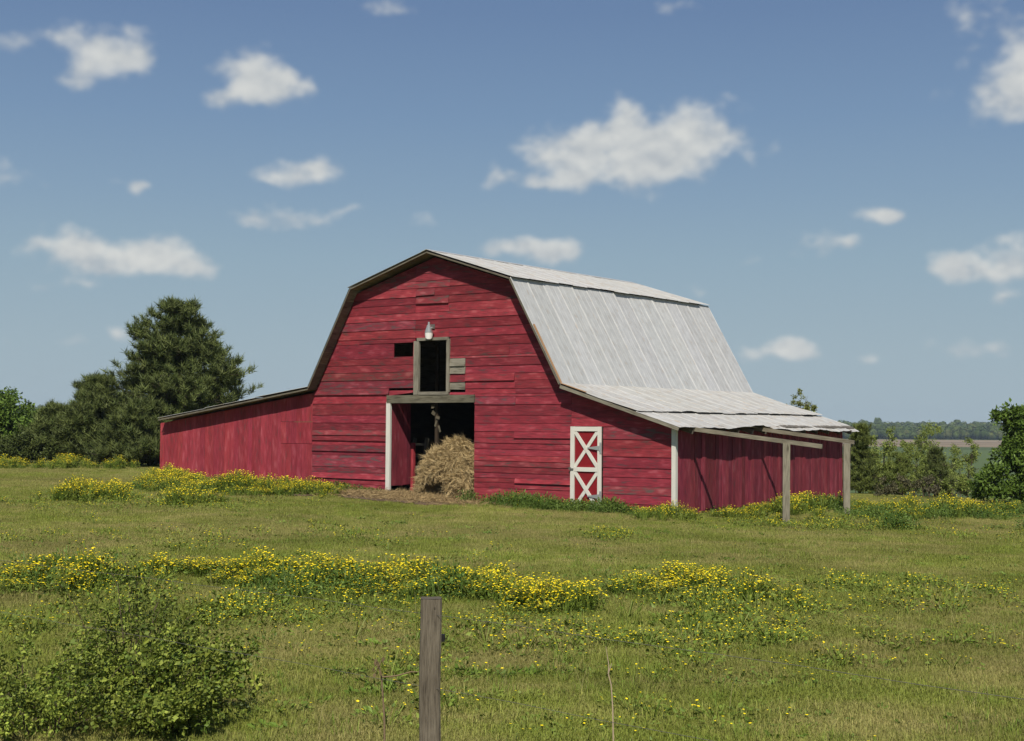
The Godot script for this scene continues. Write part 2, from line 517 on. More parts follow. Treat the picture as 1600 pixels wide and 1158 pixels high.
	m.panorama = ImageTexture.create_from_image(im)
	return m

# ------------------------------------------------------------------ the land itself

func axis(lo: float, hi: float, st: float, far_lo: float, far_hi: float, grow: float) -> PackedFloat32Array:
	var a := PackedFloat32Array()
	var x := lo
	var s := st
	var left: Array = []
	while x > far_lo:
		s *= grow
		x -= s
		left.append(x)
	left.reverse()
	for q: float in left:
		a.append(q)
	x = lo
	while x <= hi:
		a.append(x)
		x += st
	s = st
	while x < far_hi:
		a.append(x)
		s *= grow
		x += s
	return a

func sheet(called: String, xs: PackedFloat32Array, zs: PackedFloat32Array, lift: float, m: Material, tint: Callable, keep = null) -> MeshInstance3D:
	var w := xs.size()
	var hh := PackedFloat32Array()
	for z in zs:
		for x in xs:
			hh.append(ground_at(x, z) + lift)
	var v := PackedVector3Array()
	var nn := PackedVector3Array()
	var cc := PackedColorArray()
	var ix := PackedInt32Array()
	for j in zs.size():
		for i in w:
			v.append(Vector3(xs[i], hh[j * w + i], zs[j]))
			var i0 := maxi(i - 1, 0)
			var i1 := mini(i + 1, w - 1)
			var j0 := maxi(j - 1, 0)
			var j1 := mini(j + 1, zs.size() - 1)
			nn.append(Vector3(-(hh[j * w + i1] - hh[j * w + i0]) / (xs[i1] - xs[i0]), 1.0, -(hh[j1 * w + i] - hh[j0 * w + i]) / (zs[j1] - zs[j0])).normalized())
			cc.append(tint.call(xs[i], zs[j]))
	for j in zs.size() - 1:
		for i in w - 1:
			if keep != null and not keep.call((xs[i] + xs[i + 1]) / 2.0, (zs[j] + zs[j + 1]) / 2.0):
				continue
			var a := j * w + i
			ix.append_array([a, a + 1, a + w, a + 1, a + w + 1, a + w])
	var arr := []
	arr.resize(Mesh.ARRAY_MAX)
	arr[Mesh.ARRAY_VERTEX] = v
	arr[Mesh.ARRAY_NORMAL] = nn
	arr[Mesh.ARRAY_COLOR] = cc
	arr[Mesh.ARRAY_INDEX] = ix
	var me := ArrayMesh.new()
	me.add_surface_from_arrays(Mesh.PRIMITIVE_TRIANGLES, arr)
	var o := put(called, me, m)
	o.set_meta("kind", "structure")
	return o

func in_dirt(x: float, z: float) -> float:
	# 1 in the trampled patch before the barn door, falling to 0 round it
	var q := to_barn(x, z)
	var k := maxf(1.0 - Vector2((q.x + 0.7) / 3.3, (q.y + 0.9) / 2.0).length(), 1.0 - Vector2((q.x + 3.1) / 2.8, (q.y + 1.7) / 1.5).length())
	return k + 0.55 * fbm.get_noise_2d(x * 55.0, z * 55.0)

func make_land() -> void:
	var xs := axis(-26.0, 22.0, 0.5, -1500.0, 1500.0, 1.16)
	var zs := axis(-62.0, -3.0, 0.5, -2300.0, 40.0, 1.11)
	sheet("pasture_ground", xs, zs, 0.0, mats["turf"], func(x: float, z: float) -> Color:
		var k := 0.86 + 0.3 * fbm.get_noise_2d(x * 9.0, z * 9.0) + 0.12 * fbm.get_noise_2d(x * 45.0, z * 45.0)
		if z < -75.0:
			return Color(0.34, 0.5, 0.3)
		return Color(k, k, k))
	var dx := axis(-7.5, 2.5, 0.14, -7.5, 2.5, 1.2)
	var dz := axis(-41.5, -31.0, 0.14, -41.5, -31.0, 1.2)
	sheet("dirt_ground", dx, dz, 0.012, mats["dirt"], func(_x: float, _z: float) -> Color: return Color.WHITE, func(x: float, z: float) -> bool: return in_dirt(x, z) > 0.22)
	var fx := axis(-400.0, 500.0, 40.0, -900.0, 900.0, 1.2)
	sheet("green_crop_field", fx, axis(-640.0, -150.0, 14.0, -640.0, -150.0, 1.2), 0.05, mats["crop"], func(x: float, z: float) -> Color:
		var k := 0.9 + 0.5 * fbm.get_noise_2d(x * 0.5, z * 0.5)
		return Color(k, k, k))
	sheet("plowed_field", fx, axis(-1160.0, -640.0, 20.0, -1160.0, -640.0, 1.2), 0.05, mats["plowed"], func(x: float, z: float) -> Color:
		var k := 0.88 + 0.5 * fbm.get_noise_2d(x * 0.4, z * 0.9)
		return Color(k, k, k * 0.98))

# ------------------------------------------------------------------ foliage pieces

# a sprig of leaves round a point
func leaf_cluster(count: int, r: float, leaf: float, wide := 0.55, twig := true) -> ArrayMesh:
	var b := MB.new()
	for i in count:
		var d := rdir()
		d.y = d.y * 0.7 + 0.15
		var p := d * r * pow(rng.randf(), 0.5)
		var a := (d + rdir() * 0.8).normalized()
		var s := a.cross(rdir()).normalized()
		var l := leaf * rf(0.7, 1.25)
		var tip := p + a * l - Vector3(0, l * 0.18, 0)
		var mid := p + a * l * 0.45
		var up := s.cross(a) * l * 0.12
		var k := rf(0.75, 1.0)
		var col := Color(k, k, k)
		var z2 := Vector2.ZERO
		b.tri(p, mid + s * l * wide * 0.5 + up, tip, Vector3.ZERO, z2, z2, z2, col)
		b.tri(p, tip, mid - s * l * wide * 0.5 + up, Vector3.ZERO, z2, z2, z2, col)
	var m := b.mesh()
	m.surface_set_material(0, mats["leaf"])
	return m

func needle_tuft(count: int, l: float) -> ArrayMesh:
	var b := MB.new()
	for i in count:
		var a := Vector3(rf(-1, 1), rf(-0.25, 1.0), rf(-1, 1))
		a = (a.normalized() + Vector3(0, 0.55, 0)).normalized()
		var s := a.cross(rdir()).normalized() * l * 0.05
		var o := Vector3(0, rf(-0.3, 0.35) * l, 0) + Vector3(rf(-0.15, 0.15), 0.0, rf(-0.15, 0.15)) * l
		var k := rf(0.7, 1.0)
		b.tri(o - s, o + s, o + a * l * rf(0.6, 1.1), Vector3.ZERO, Vector2.ZERO, Vector2.ZERO, Vector2.ZERO, Color(k, k, k))
	var m := b.mesh()
	m.surface_set_material(0, mats["needle"])
	return m

func wander(a: Vector3, b: Vector3, n: int, amp: float) -> Array:
	var o: Array = [a]
	for i in range(1, n):
		o.append(a.lerp(b, float(i) / n) + Vector3(rf(-amp, amp), rf(-amp, amp) * 0.6, rf(-amp, amp)))
	o.append(b)
	return o

func taper(r0: float, r1: float, n: int) -> Array:
	var o: Array = []
	for i in n + 1:
		o.append(lerpf(r0, r1, float(i) / n))
	return o

var leaf_meshes: Array = []
var fine_meshes: Array = []
var needle_meshes: Array = []
var bramble_meshes: Array = []

# a broad-leaved tree or shrub: lobes are [centre, radii] from its foot
func leafy(called: String, label: String, category: String, group: String, at: Vector3, trunk: float, lobes: Array, count: int, meshes: Array, size: float, c0: Color, c1: Color, gaps := 0.0, trunk_col := Color.WHITE) -> Node3D:
	var o := base(called, at, label, category, group)
	var wd := MB.new()
	var total := 0.0
	for l: Array in lobes:
		total += l[1].x * l[1].y + l[1].y * l[1].z
	var high := 0.0
	for l: Array in lobes:
		high = maxf(high, l[0].y)
	var top := Vector3(rf(-0.1, 0.1) * high, high * 0.8, rf(-0.1, 0.1) * high)
	var stem := wander(Vector3(0, -0.1, 0), top, 4, high * 0.03)
	if trunk > 0.0:
		wd.tube(stem, taper(trunk, trunk * 0.35, 4), 6, trunk_col)
	var xf: Array = []
	for i in meshes.size():
		xf.append([])
	var cc: Array = []
	for i in meshes.size():
		cc.append(PackedColorArray())
	for l: Array in lobes:
		var ctr: Vector3 = l[0]
		var rad: Vector3 = l[1]
		if trunk > 0.0:
			var from: Vector3 = (stem[2] as Vector3).lerp(stem[3], rng.randf()) if ctr.y > high * 0.45 else Vector3(0, 0.05, 0)
			wd.tube(wander(from, ctr, 3, 0.05), taper(trunk * 0.5, trunk * 0.2, 3), 5, trunk_col)
			for k in 5:
				var e := ctr + rdir() * rad * 0.85
				wd.tube(wander(ctr, e, 2, 0.04), taper(trunk * 0.2, trunk * 0.07, 2), 4, trunk_col)
		var share := int(count * (rad.x * rad.y + rad.y * rad.z) / total)
		# small sprays sit on the lobe; leaves gather round them
		var sprays: Array = []
		for k in maxi(7, share / 14):
			sprays.append(ctr + rdir() * rad * pow(rng.randf(), 0.38))
		for k in share:
			var s: Vector3 = sprays[rng.randi() % sprays.size()]
			var p := s + rdir() * pow(rng.randf(), 0.6) * minf(rad.x, rad.y) * 0.36
			if p.y < 0.03 or (gaps > 0.0 and fbm.get_noise_3d((p.x + at.x) * 120.0, p.y * 120.0, (p.z + at.z) * 120.0) < gaps - 0.5):
				continue
			var w := rng.randi() % meshes.size()
			xf[w].append(Transform3D(Basis(rdir(), rf(0, TAU)).scaled(Vector3.ONE * size * rf(0.75, 1.3)), p))
			cc[w].append(rcol(c0, c1, 0.15))
	if trunk > 0.0:
		put("trunk" if category == "tree" else "stem", wd.mesh(), mats["bark"], o)
	for i in meshes.size():
		if xf[i].size():
			scatter("crown" if category == "tree" else "foliage", meshes[i], xf[i], cc[i], o)
	return o

# a pine: whorls of limbs that carry brushes of needles; reach gives the limb length at a height (0 foot to 1 top)
func pine(called: String, label: String, at: Vector3, high: float, low: float, reach: Callable, whorls: int, tufts: int, size: float, c0: Color, c1: Color) -> Node3D:
	var o := base(called, at, label, "tree", "")
	var wd := MB.new()
	wd.tube(wander(Vector3(0, -0.15, 0), Vector3(0.02 * high, high * 0.97, 0), 6, 0.02 * high), taper(0.026 * high, 0.006, 6), 7, Color.WHITE)
	var xf: Array = []
	var cc: Array = []
	for i in needle_meshes.size():
		xf.append([])
		cc.append(PackedColorArray())
	for w in whorls:
		var k := low + (1.0 - low) * (w + rf(-0.3, 0.3)) / whorls
		k = clampf(k, low, 0.985)
		var n := 6 if k < 0.8 else 5
		var a0 := rf(0, TAU)
		for i in n:
			var an := a0 + TAU * i / n + rf(-0.3, 0.3)
			var dir := Vector3(cos(an), 0, sin(an))
			if rng.randf() < 0.14 and k > 0.3:
				continue
			var l: float = reach.call(k, dir.x) * rf(0.66, 1.12)
			var root := Vector3(0.02 * high * k, high * k, 0)
			var tip := root + dir * l + Vector3(0, l * rf(0.12, 0.42), 0)
			var way := wander(root, tip, 3, l * 0.04)
			wd.tube(way, taper(0.006 * high * (1.1 - k) + 0.006, 0.004, 3), 5, Color.WHITE)
			# side shoots along the outer limb, each ending in a brush of needles
			var m := int(tufts * (0.25 + l * 0.5) * rf(0.35, 0.95))
			for j in m:
				var t := 1.0 - pow(rng.randf(), 1.4) * 0.8
				var from := root.lerp(tip, maxf(0.08, t - 0.12))
				var spread := 0.12 + 0.34 * l * sin(clampf(t, 0.1, 0.93) * PI * 0.85)
				var q := root.lerp(tip, t) + Vector3(rf(-1, 1), rf(-0.35, 0.65), rf(-1, 1)) * spread
				if rng.randf() < 0.5:
					wd.tube([from, q], [0.010, 0.006], 3, Color.WHITE)
				var tint := rf(0.75, 1.2)
				for h in 3:
					var wi := rng.randi() % needle_meshes.size()
					var lean := ((q - from).normalized() * 0.5 + Vector3(rf(-0.3, 0.3), 1.0, rf(-0.3, 0.3))).normalized()
					var bs := Basis(Quaternion(Vector3.UP, lean)) * Basis(Vector3.UP, rf(0, TAU))
					var back := (from - q).normalized() * h * 0.11 * size + Vector3(rf(-1, 1), rf(-1, 1), rf(-1, 1)) * 0.04 * h
					xf[wi].append(Transform3D(bs.scaled(Vector3.ONE * size * rf(0.75, 1.2)), q + back))
					cc[wi].append(rcol(c0, c1, 0.12) * tint)
	put("trunk", wd.mesh(), mats["bark"], o)
	for i in needle_meshes.size():
		scatter("crown", needle_meshes[i], xf[i], cc[i], o)
	return o

# ------------------------------------------------------------------ barn

const HALF := 4.28
const LEFT := -10.58
const RIGHT := 7.13
const DEEP := 9.28
const OVER := 0.35
const ROOF := [Vector2(-10.32, 1.925), Vector2(-4.18, 2.78), Vector2(-2.66, 5.43), Vector2(0.0, 6.25), Vector2(2.66, 5.43), Vector2(4.18, 2.78), Vector2(7.45, 1.78)]

var barn: Node3D

func gable() -> PackedVector2Array:
	# the front wall's outline, just under the roof boards
	return PackedVector2Array([Vector2(LEFT, -0.5), Vector2(LEFT, 1.80), Vector2(-4.22, 2.66), Vector2(-2.69, 5.31), Vector2(0.0, 6.12), Vector2(2.69, 5.31), Vector2(4.22, 2.66), Vector2(RIGHT, 1.78), Vector2(RIGHT, -0.5)])

func board_tone(lo := 0.74, hi := 1.0) -> Color:
	var k := rf(lo - 0.16, hi)
	return Color(k, k * rf(0.85, 1.0), k * rf(0.88, 1.05))

# one lapped board between two heights, cut to the gable
func lap_board(parent: Node, u0: float, u1: float, y0: float, y1: float, m: Material, tone: Color, proud := 0.0, tilt := 0.0) -> void:
	var d0 := rf(-0.009, 0.009)
	var d1 := rf(-0.008, 0.008)
	var strip := PackedVector2Array([Vector2(u0, y0 + d0 - tilt), Vector2(u1, y0 + d1 + tilt), Vector2(u1, y1 + 0.035 + d1), Vector2(u0, y1 + 0.035 + d0)])
	for piece in Geometry2D.intersect_polygons(strip, gable()):
		var out := rf(0.015, 0.027) + proud
		if rng.randf() < 0.22:
			out += rf(0.012, 0.035)
		var zf: Array = []
		for q in piece:
			zf.append(lerpf(out, 0.006, clampf((q.y - y0) / (y1 + 0.035 - y0), 0.0, 1.0)))
		var b := MB.new()
		b.prism(piece, zf, -0.012, tone, Vector2(rf(0, 5), rf(0, 5)), 0)
		put("plank", b.mesh(), m, parent)

func rows(parent: Node, heights: Array, u0: float, u1: float, joints: Array, tones := [0.74, 1.0]) -> void:
	for i in heights.size() - 1:
		var top: float = heights[i]
		var bot: float = heights[i + 1]
		var cuts: Array = [u0]
		for j: Array in joints:
			if j[0] > u0 + 0.05 and j[0] < u1 - 0.05 and rng.randf() < j[1]:
				cuts.append(j[0] + rf(-0.02, 0.02))
		cuts.append(u1)
		for k in cuts.size() - 1:
			lap_board(parent, cuts[k] + 0.003, cuts[k + 1] - 0.003, bot, top, mats["red_worn" if rng.randf() < (0.30 if bot < 0.7 else 0.13) else "red_board"], board_tone(tones[0], tones[1]))

func part(called: String, parent: Node, b: MB, m: String, label := "") -> MeshInstance3D:
	var o := put(called, b.mesh(), mats[m], parent)
	if label:
		o.set_meta("label", label)
	return o

func make_front() -> void:
	var wall := Node3D.new()
	wall.name = "front_wall"
	barn.add_child(wall, true)
	# gable top, over the loft window
	rows(wall, [6.2, 5.93, 5.72, 5.53, 5.35, 5.13, 4.93, 4.71, 4.53, 4.29, 4.06], -HALF, HALF, [[-0.62, 0.75], [0.5, 0.45], [1.9, 0.12]])
	# left and right of the loft window
	rows(wall, [4.06, 3.94], -HALF, -0.62, [[-2.6, 0.3]])
	rows(wall, [3.94, 3.55], -HALF, -1.36, [[-2.6, 0.3]])
	rows(wall, [3.94, 3.55], -0.70, -0.62, [])
	rows(wall, [3.55, 3.38, 3.18, 2.97, 2.76], -HALF, -0.62, [[-2.6, 0.3]])
	rows(wall, [2.76, 2.60], -HALF, -1.52, [[-2.6, 0.3]])
	rows(wall, [4.06, 3.82, 3.56, 3.5], 0.53, HALF, [[2.4, 0.2]])
	rows(wall, [3.5, 3.30, 3.11, 2.92, 2.72, 2.60], 1.04, HALF, [[2.6, 0.25]])
	# left and right of the big doorway
	rows(wall, [2.60, 2.36, 2.06, 1.85, 1.65, 1.51, 1.37, 1.24, 1.08, 0.98, 0.66, 0.50, 0.35, 0.21, 0.08], -HALF, -1.54, [[-2.9, 0.2]])
	rows(wall, [2.60, 2.52, 2.32, 2.05, 1.86, 1.65, 1.50, 1.37, 1.22, 1.06, 0.92, 0.79, 0.63, 0.50, 0.39, 0.25, 0.08, -0.04, -0.16, -0.3], 1.34, HALF, [[2.6, 0.22], [1.62, 0.08]])
	# right lean-to, beside and over the white door
	rows(wall, [2.75, 2.5, 2.25, 2.0, 1.79], HALF, RIGHT, [[5.4, 0.15]], [0.72, 0.98])
	rows(wall, [1.79, 1.49, 1.29, 1.09, 0.83, 0.61, 0.41, 0.21, 0.0, -0.2, -0.35], 5.18, RIGHT - 0.02, [], [0.72, 0.98])
	# the hole of a lost board left of the window is left open above 3.55: patch round it is the row itself
	# weathered boards right of the loft window
	for q: Array in [[3.50, 3.30, "grey_wood", 0.95], [3.30, 3.11, "grey_wood", 1.0], [3.11, 2.90, "red_board", 0.7], [2.90, 2.70, "grey_wood", 0.85]]:
		lap_board(wall, 0.54, 1.03, q[1], q[0], mats[q[2]], Color(q[3], q[3], q[3]), 0.006)
	lap_board(wall, 0.54, 1.33, 2.575, 2.60, mats["red_board"], board_tone())
	# short sagging boards over the header
	lap_board(wall, -1.5, -0.66, 2.60, 2.66, mats["red_board"], board_tone(), 0.01, 0.04)
	# grey patch high in the gable
	lap_board(wall, -0.60, 0.02, 5.15, 5.30, mats["red_worn"], Color(0.75, 0.75, 0.75), 0.016)
	# left lean-to: upright boards
	var x := LEFT
	while x < -5.52:
		var w := minf(rf(0.17, 0.24), -5.5 - x)
		upright(wall, x, x + w, -0.4, 3.0, board_tone(0.93, 1.0))
		x += w
	for q: Array in [[-0.4, 1.26], [1.27, 1.86], [1.87, 3.0]]:
		for k in 6:
			upright(wall, -5.5 + k * 0.203, -5.5 + (k + 1) * 0.203, q[0], q[1], board_tone(0.84, 1.0))

func upright(parent: Node, x0: float, x1: float, y0: float, y1: float, tone: Color) -> void:
	var strip := PackedVector2Array([Vector2(x0 + 0.002, y0), Vector2(x1 - 0.002, y0), Vector2(x1 - 0.002, y1), Vector2(x0 + 0.002, y1)])
	for piece in Geometry2D.intersect_polygons(strip, gable()):
		var zf: Array = []
		var z := rf(0.008, 0.016)
		for q in piece:
			zf.append(z)
		var b := MB.new()
		b.prism(piece, zf, -0.015, tone, Vector2(rf(0, 5), rf(0, 5)), 1)
		put("plank", b.mesh(), mats["red_sheet"], parent)

# a bent tin sheet: across its width it is ribbed, down the slope it follows the given line of points
func tin_sheet(z0: float, z1: float, line: Array, lift: float, tone: Color, droop := 0.0, curl := 0.0, wave = null) -> ArrayMesh:
	var prof := [[0.0, 0.0], [0.03, 0.010], [0.06, 0.0], [0.30, 0.0], [0.325, 0.005], [0.35, 0.0], [0.63, 0.0], [0.655, 0.005], [0.68, 0.0], [0.94, 0.0], [0.97, 0.010], [1.0, 0.0]]
	var b := MB.new()
	var off := Vector2(rf(0, 5), rf(0, 5))
	var l := 0.0
	for i in line.size() - 1:
		var p0: Vector2 = line[i]
		var p1: Vector2 = line[i + 1]
		var d := (p1 - p0).normalized()
		var nn := Vector2(-d.y, d.x)
		if nn.y < 0.0:
			nn = -nn
		var l1 := l + (p1 - p0).length()
		for k in prof.size() - 1:
			var w0: float = prof[k][0]
			var w1: float = prof[k + 1][0]
			var h0: float = prof[k][1] + lift
			var h1: float = prof[k + 1][1] + lift
			var q: Array = []
			for e: Array in [[p0, w0, h0, i], [p1, w0, h0, i + 1], [p1, w1, h1, i + 1], [p0, w1, h1, i]]:
				var bend := 0.0
				if e[3] == line.size() - 1:
					bend = droop + curl * sin(PI * e[1])
					if wave != null:
						bend += wave.call(lerpf(z0, z1, e[1]))
				var at: Vector2 = e[0] + nn * (e[2] + bend)
				q.append(Vector3(at.x, at.y, lerpf(z0, z1, e[1])))
			var ua := off + Vector2(l, w0 * 0.66) * 0.4
			var ub := off + Vector2(l1, w0 * 0.66) * 0.4
			var uc := off + Vector2(l1, w1 * 0.66) * 0.4
			var ud := off + Vector2(l, w1 * 0.66) * 0.4
			var fn: Vector3 = (q[1] - q[0]).cross(q[3] - q[0]).normalized()
			if fn.dot(Vector3(nn.x, nn.y, 0.0)) < 0.0:
				fn = -fn
			b.quad(q[0], q[1], q[2], q[3], fn, ua, ub, uc, ud, tone)
		l = l1
	return b.mesh()

func make_roof() -> void:
	var roof := Node3D.new()
	roof.name = "roof"
	barn.add_child(roof, true)
	var n := 15
	var z_front := OVER
	var z_back := -(DEEP + OVER)
	var st := (z_front - z_back) / n
	for side: float in [-1.0, 1.0]:
		var ridge: Vector2 = ROOF[3]
		var kink: Vector2 = ROOF[4 if side > 0 else 2]
		var low: Vector2 = ROOF[5 if side > 0 else 1]
		var eave: Vector2 = ROOF[6 if side > 0 else 0]
		for i in n:
			var z0 := z_front - i * st
			var z1 := z0 - st - 0.02
			var t := func() -> Color:
				var k := rf(0.90, 1.0)
				return Color(k, k * rf(0.99, 1.0), k * rf(0.975, 1.0))
			var d := (kink - ridge).normalized()
			put("roof_panel", tin_sheet(z0, z1, [ridge, kink + d * rf(0.05, 0.13)], 0.03 + rf(0, 0.008), t.call(), rf(0.0, 0.012)), mats["tin_old"], roof)
			var d2 := (low - kink).normalized()
			put("roof_panel", tin_sheet(z0, z1, [kink, low + d2 * rf(0.0, 0.03)], 0.004 + rf(0, 0.006), t.call()), mats["tin"], roof)
			var d3 := (eave - low).normalized()
			var len := (eave - low).length()
			if side > 0.0:
				var cut := low + d3 * (2.27 + rf(-0.03, 0.05))
				put("roof_panel", tin_sheet(z0, z1, [low - d3 * 0.02, low.lerp(cut, 0.5) - Vector2(0, rf(0.0, 0.03)), cut], 0.03 + rf(0, 0.008), t.call(), rf(0.0, 0.02), rf(-0.01, 0.025)), mats["tin_old"], roof)
				var wave := func(z: float) -> float:
					var dz := OVER - z
					return 0.09 * exp(-pow((dz - 3.7) / 0.55, 2.0)) - 0.06 * sstep((dz - 4.3) / 2.2) + 0.05 * exp(-pow((dz - 7.3) / 0.35, 2.0)) + 0.012 * sin(dz * 5.0) + 0.008 * sin(dz * 13.0)
				put("roof_panel", tin_sheet(z0, z1, [low + d3 * 2.2, eave - d3 * 0.35, eave + d3 * rf(0.0, 0.05 if i > 1 else 0.01)], 0.0, t.call(), 0.0, rf(-0.005, 0.01), wave), mats["tin_old"], roof)
			else:
				for k in 3:
					put("roof_panel", tin_sheet(z0, z1, [low + d3 * (len / 3.0 * k - 0.04), low + d3 * (len / 3.0 * (k + 1))], 0.012 * (3 - k) + rf(0, 0.008), t.call(), rf(0, 0.02)), mats["tin_old"], roof)
		# roof boards under the tin
		for seg: Array in [[ridge, kink], [kink, low], [low, eave]]:
			var a: Vector2 = seg[0]
			var e: Vector2 = seg[1]
			var d := (e - a).normalized()
			var nn := Vector2(-d.y, d.x)
			if nn.y < 0.0:
				nn = -nn
			# six boards side by side down each slope
			var m := int((e - a).length() / 0.42) + 1
			for k in m:
				var b := MB.new()
				var q0 := a.lerp(e, float(k) / m) - nn * 0.006
				var q1 := a.lerp(e, float(k + 1) / m) - d * 0.002 - nn * 0.006
				if seg[0] == low and k == m - 1:
					q1 -= d * 0.12
				var r0 := q0 - nn * 0.028
				var r1 := q1 - nn * 0.028
				var zf := z_front - 0.03 + rf(-0.012, 0.012)
				b.hexa([Vector3(r0.x, r0.y, zf), Vector3(r1.x, r1.y, zf), Vector3(r1.x, r1.y, z_back + 0.03), Vector3(r0.x, r0.y, z_back + 0.03), Vector3(q0.x, q0.y, zf), Vector3(q1.x, q1.y, zf), Vector3(q1.x, q1.y, z_back + 0.03), Vector3(q0.x, q0.y, z_back + 0.03)], board_tone(0.7, 1.0), Vector2(rf(0, 5), rf(0, 5)), 2)
				put("roof_board", b.mesh(), mats["grey_wood"], roof)
			# the trim board along the front edge of the slope
			var f := MB.new()
			var thick := 0.034
			if seg[0] == low:
				thick = 0.075 if side > 0.0 else 0.04
			var inw := 0.012 + thick / 2.0
			f.bar(Vector3(a.x - nn.x * inw, a.y - nn.y * inw, z_front - 0.015), Vector3(e.x - nn.x * inw, e.y - nn.y * inw, z_front - 0.015) - Vector3(d.x, d.y, 0) * 0.03, 0.028, thick, Vector3(nn.x, nn.y, 0), Color(0.62, 0.6, 0.56) if not (seg[0] == low and side > 0.0) else Color(0.95, 0.95, 0.93))
			put("rake_board", f.mesh(), mats["grey_wood"], roof)
		# rusted edge strip of the tin along the front
		for seg: Array in [[kink, low], [low, low.lerp(eave, 0.22)]]:
			if side > 0.0:
				var a: Vector2 = seg[0]
				var e: Vector2 = seg[1]
				var d := (e - a).normalized()
				var nn := Vector2(-d.y, d.x)
				if nn.y < 0.0:
					nn = -nn
				var f := MB.new()
				var from := a.lerp(e, 0.45) if seg[0] == kink else a
				f.bar(Vector3(from.x + nn.x * 0.035, from.y + nn.y * 0.035, z_front - 0.03), Vector3(e.x + nn.x * 0.035, e.y + nn.y * 0.035, z_front - 0.02), 0.07, 0.012, Vector3(nn.x, nn.y, 0))
				put("rusty_edge_strip", f.mesh(), mats["rust"], roof)
	# ridge cap
	var rc := MB.new()
	for s: float in [-1.0, 1.0]:
		rc.bar(Vector3(s * 0.085, 6.25 + 0.045 - 0.026, z_front + 0.01), Vector3(s * 0.085, 6.25 + 0.045 - 0.026, z_back), 0.18, 0.012, Vector3(s * 0.295, 0.955, 0), Color(0.9, 0.9, 0.9))
	put("ridge_cap", rc.mesh(), mats["tin"], roof)
	# rafters whose ends show under the right eave
	for i in 13:
		var b := MB.new()
		var z := -0.3 - i * 0.74
		b.bar(Vector3(4.3, 2.63, z), Vector3(7.42, 1.68, z), 0.05, 0.11, Vector3(0.29, 0.95, 0), board_tone(0.55, 0.8))
		put("rafter", b.mesh(), mats["grey_wood"], roof)

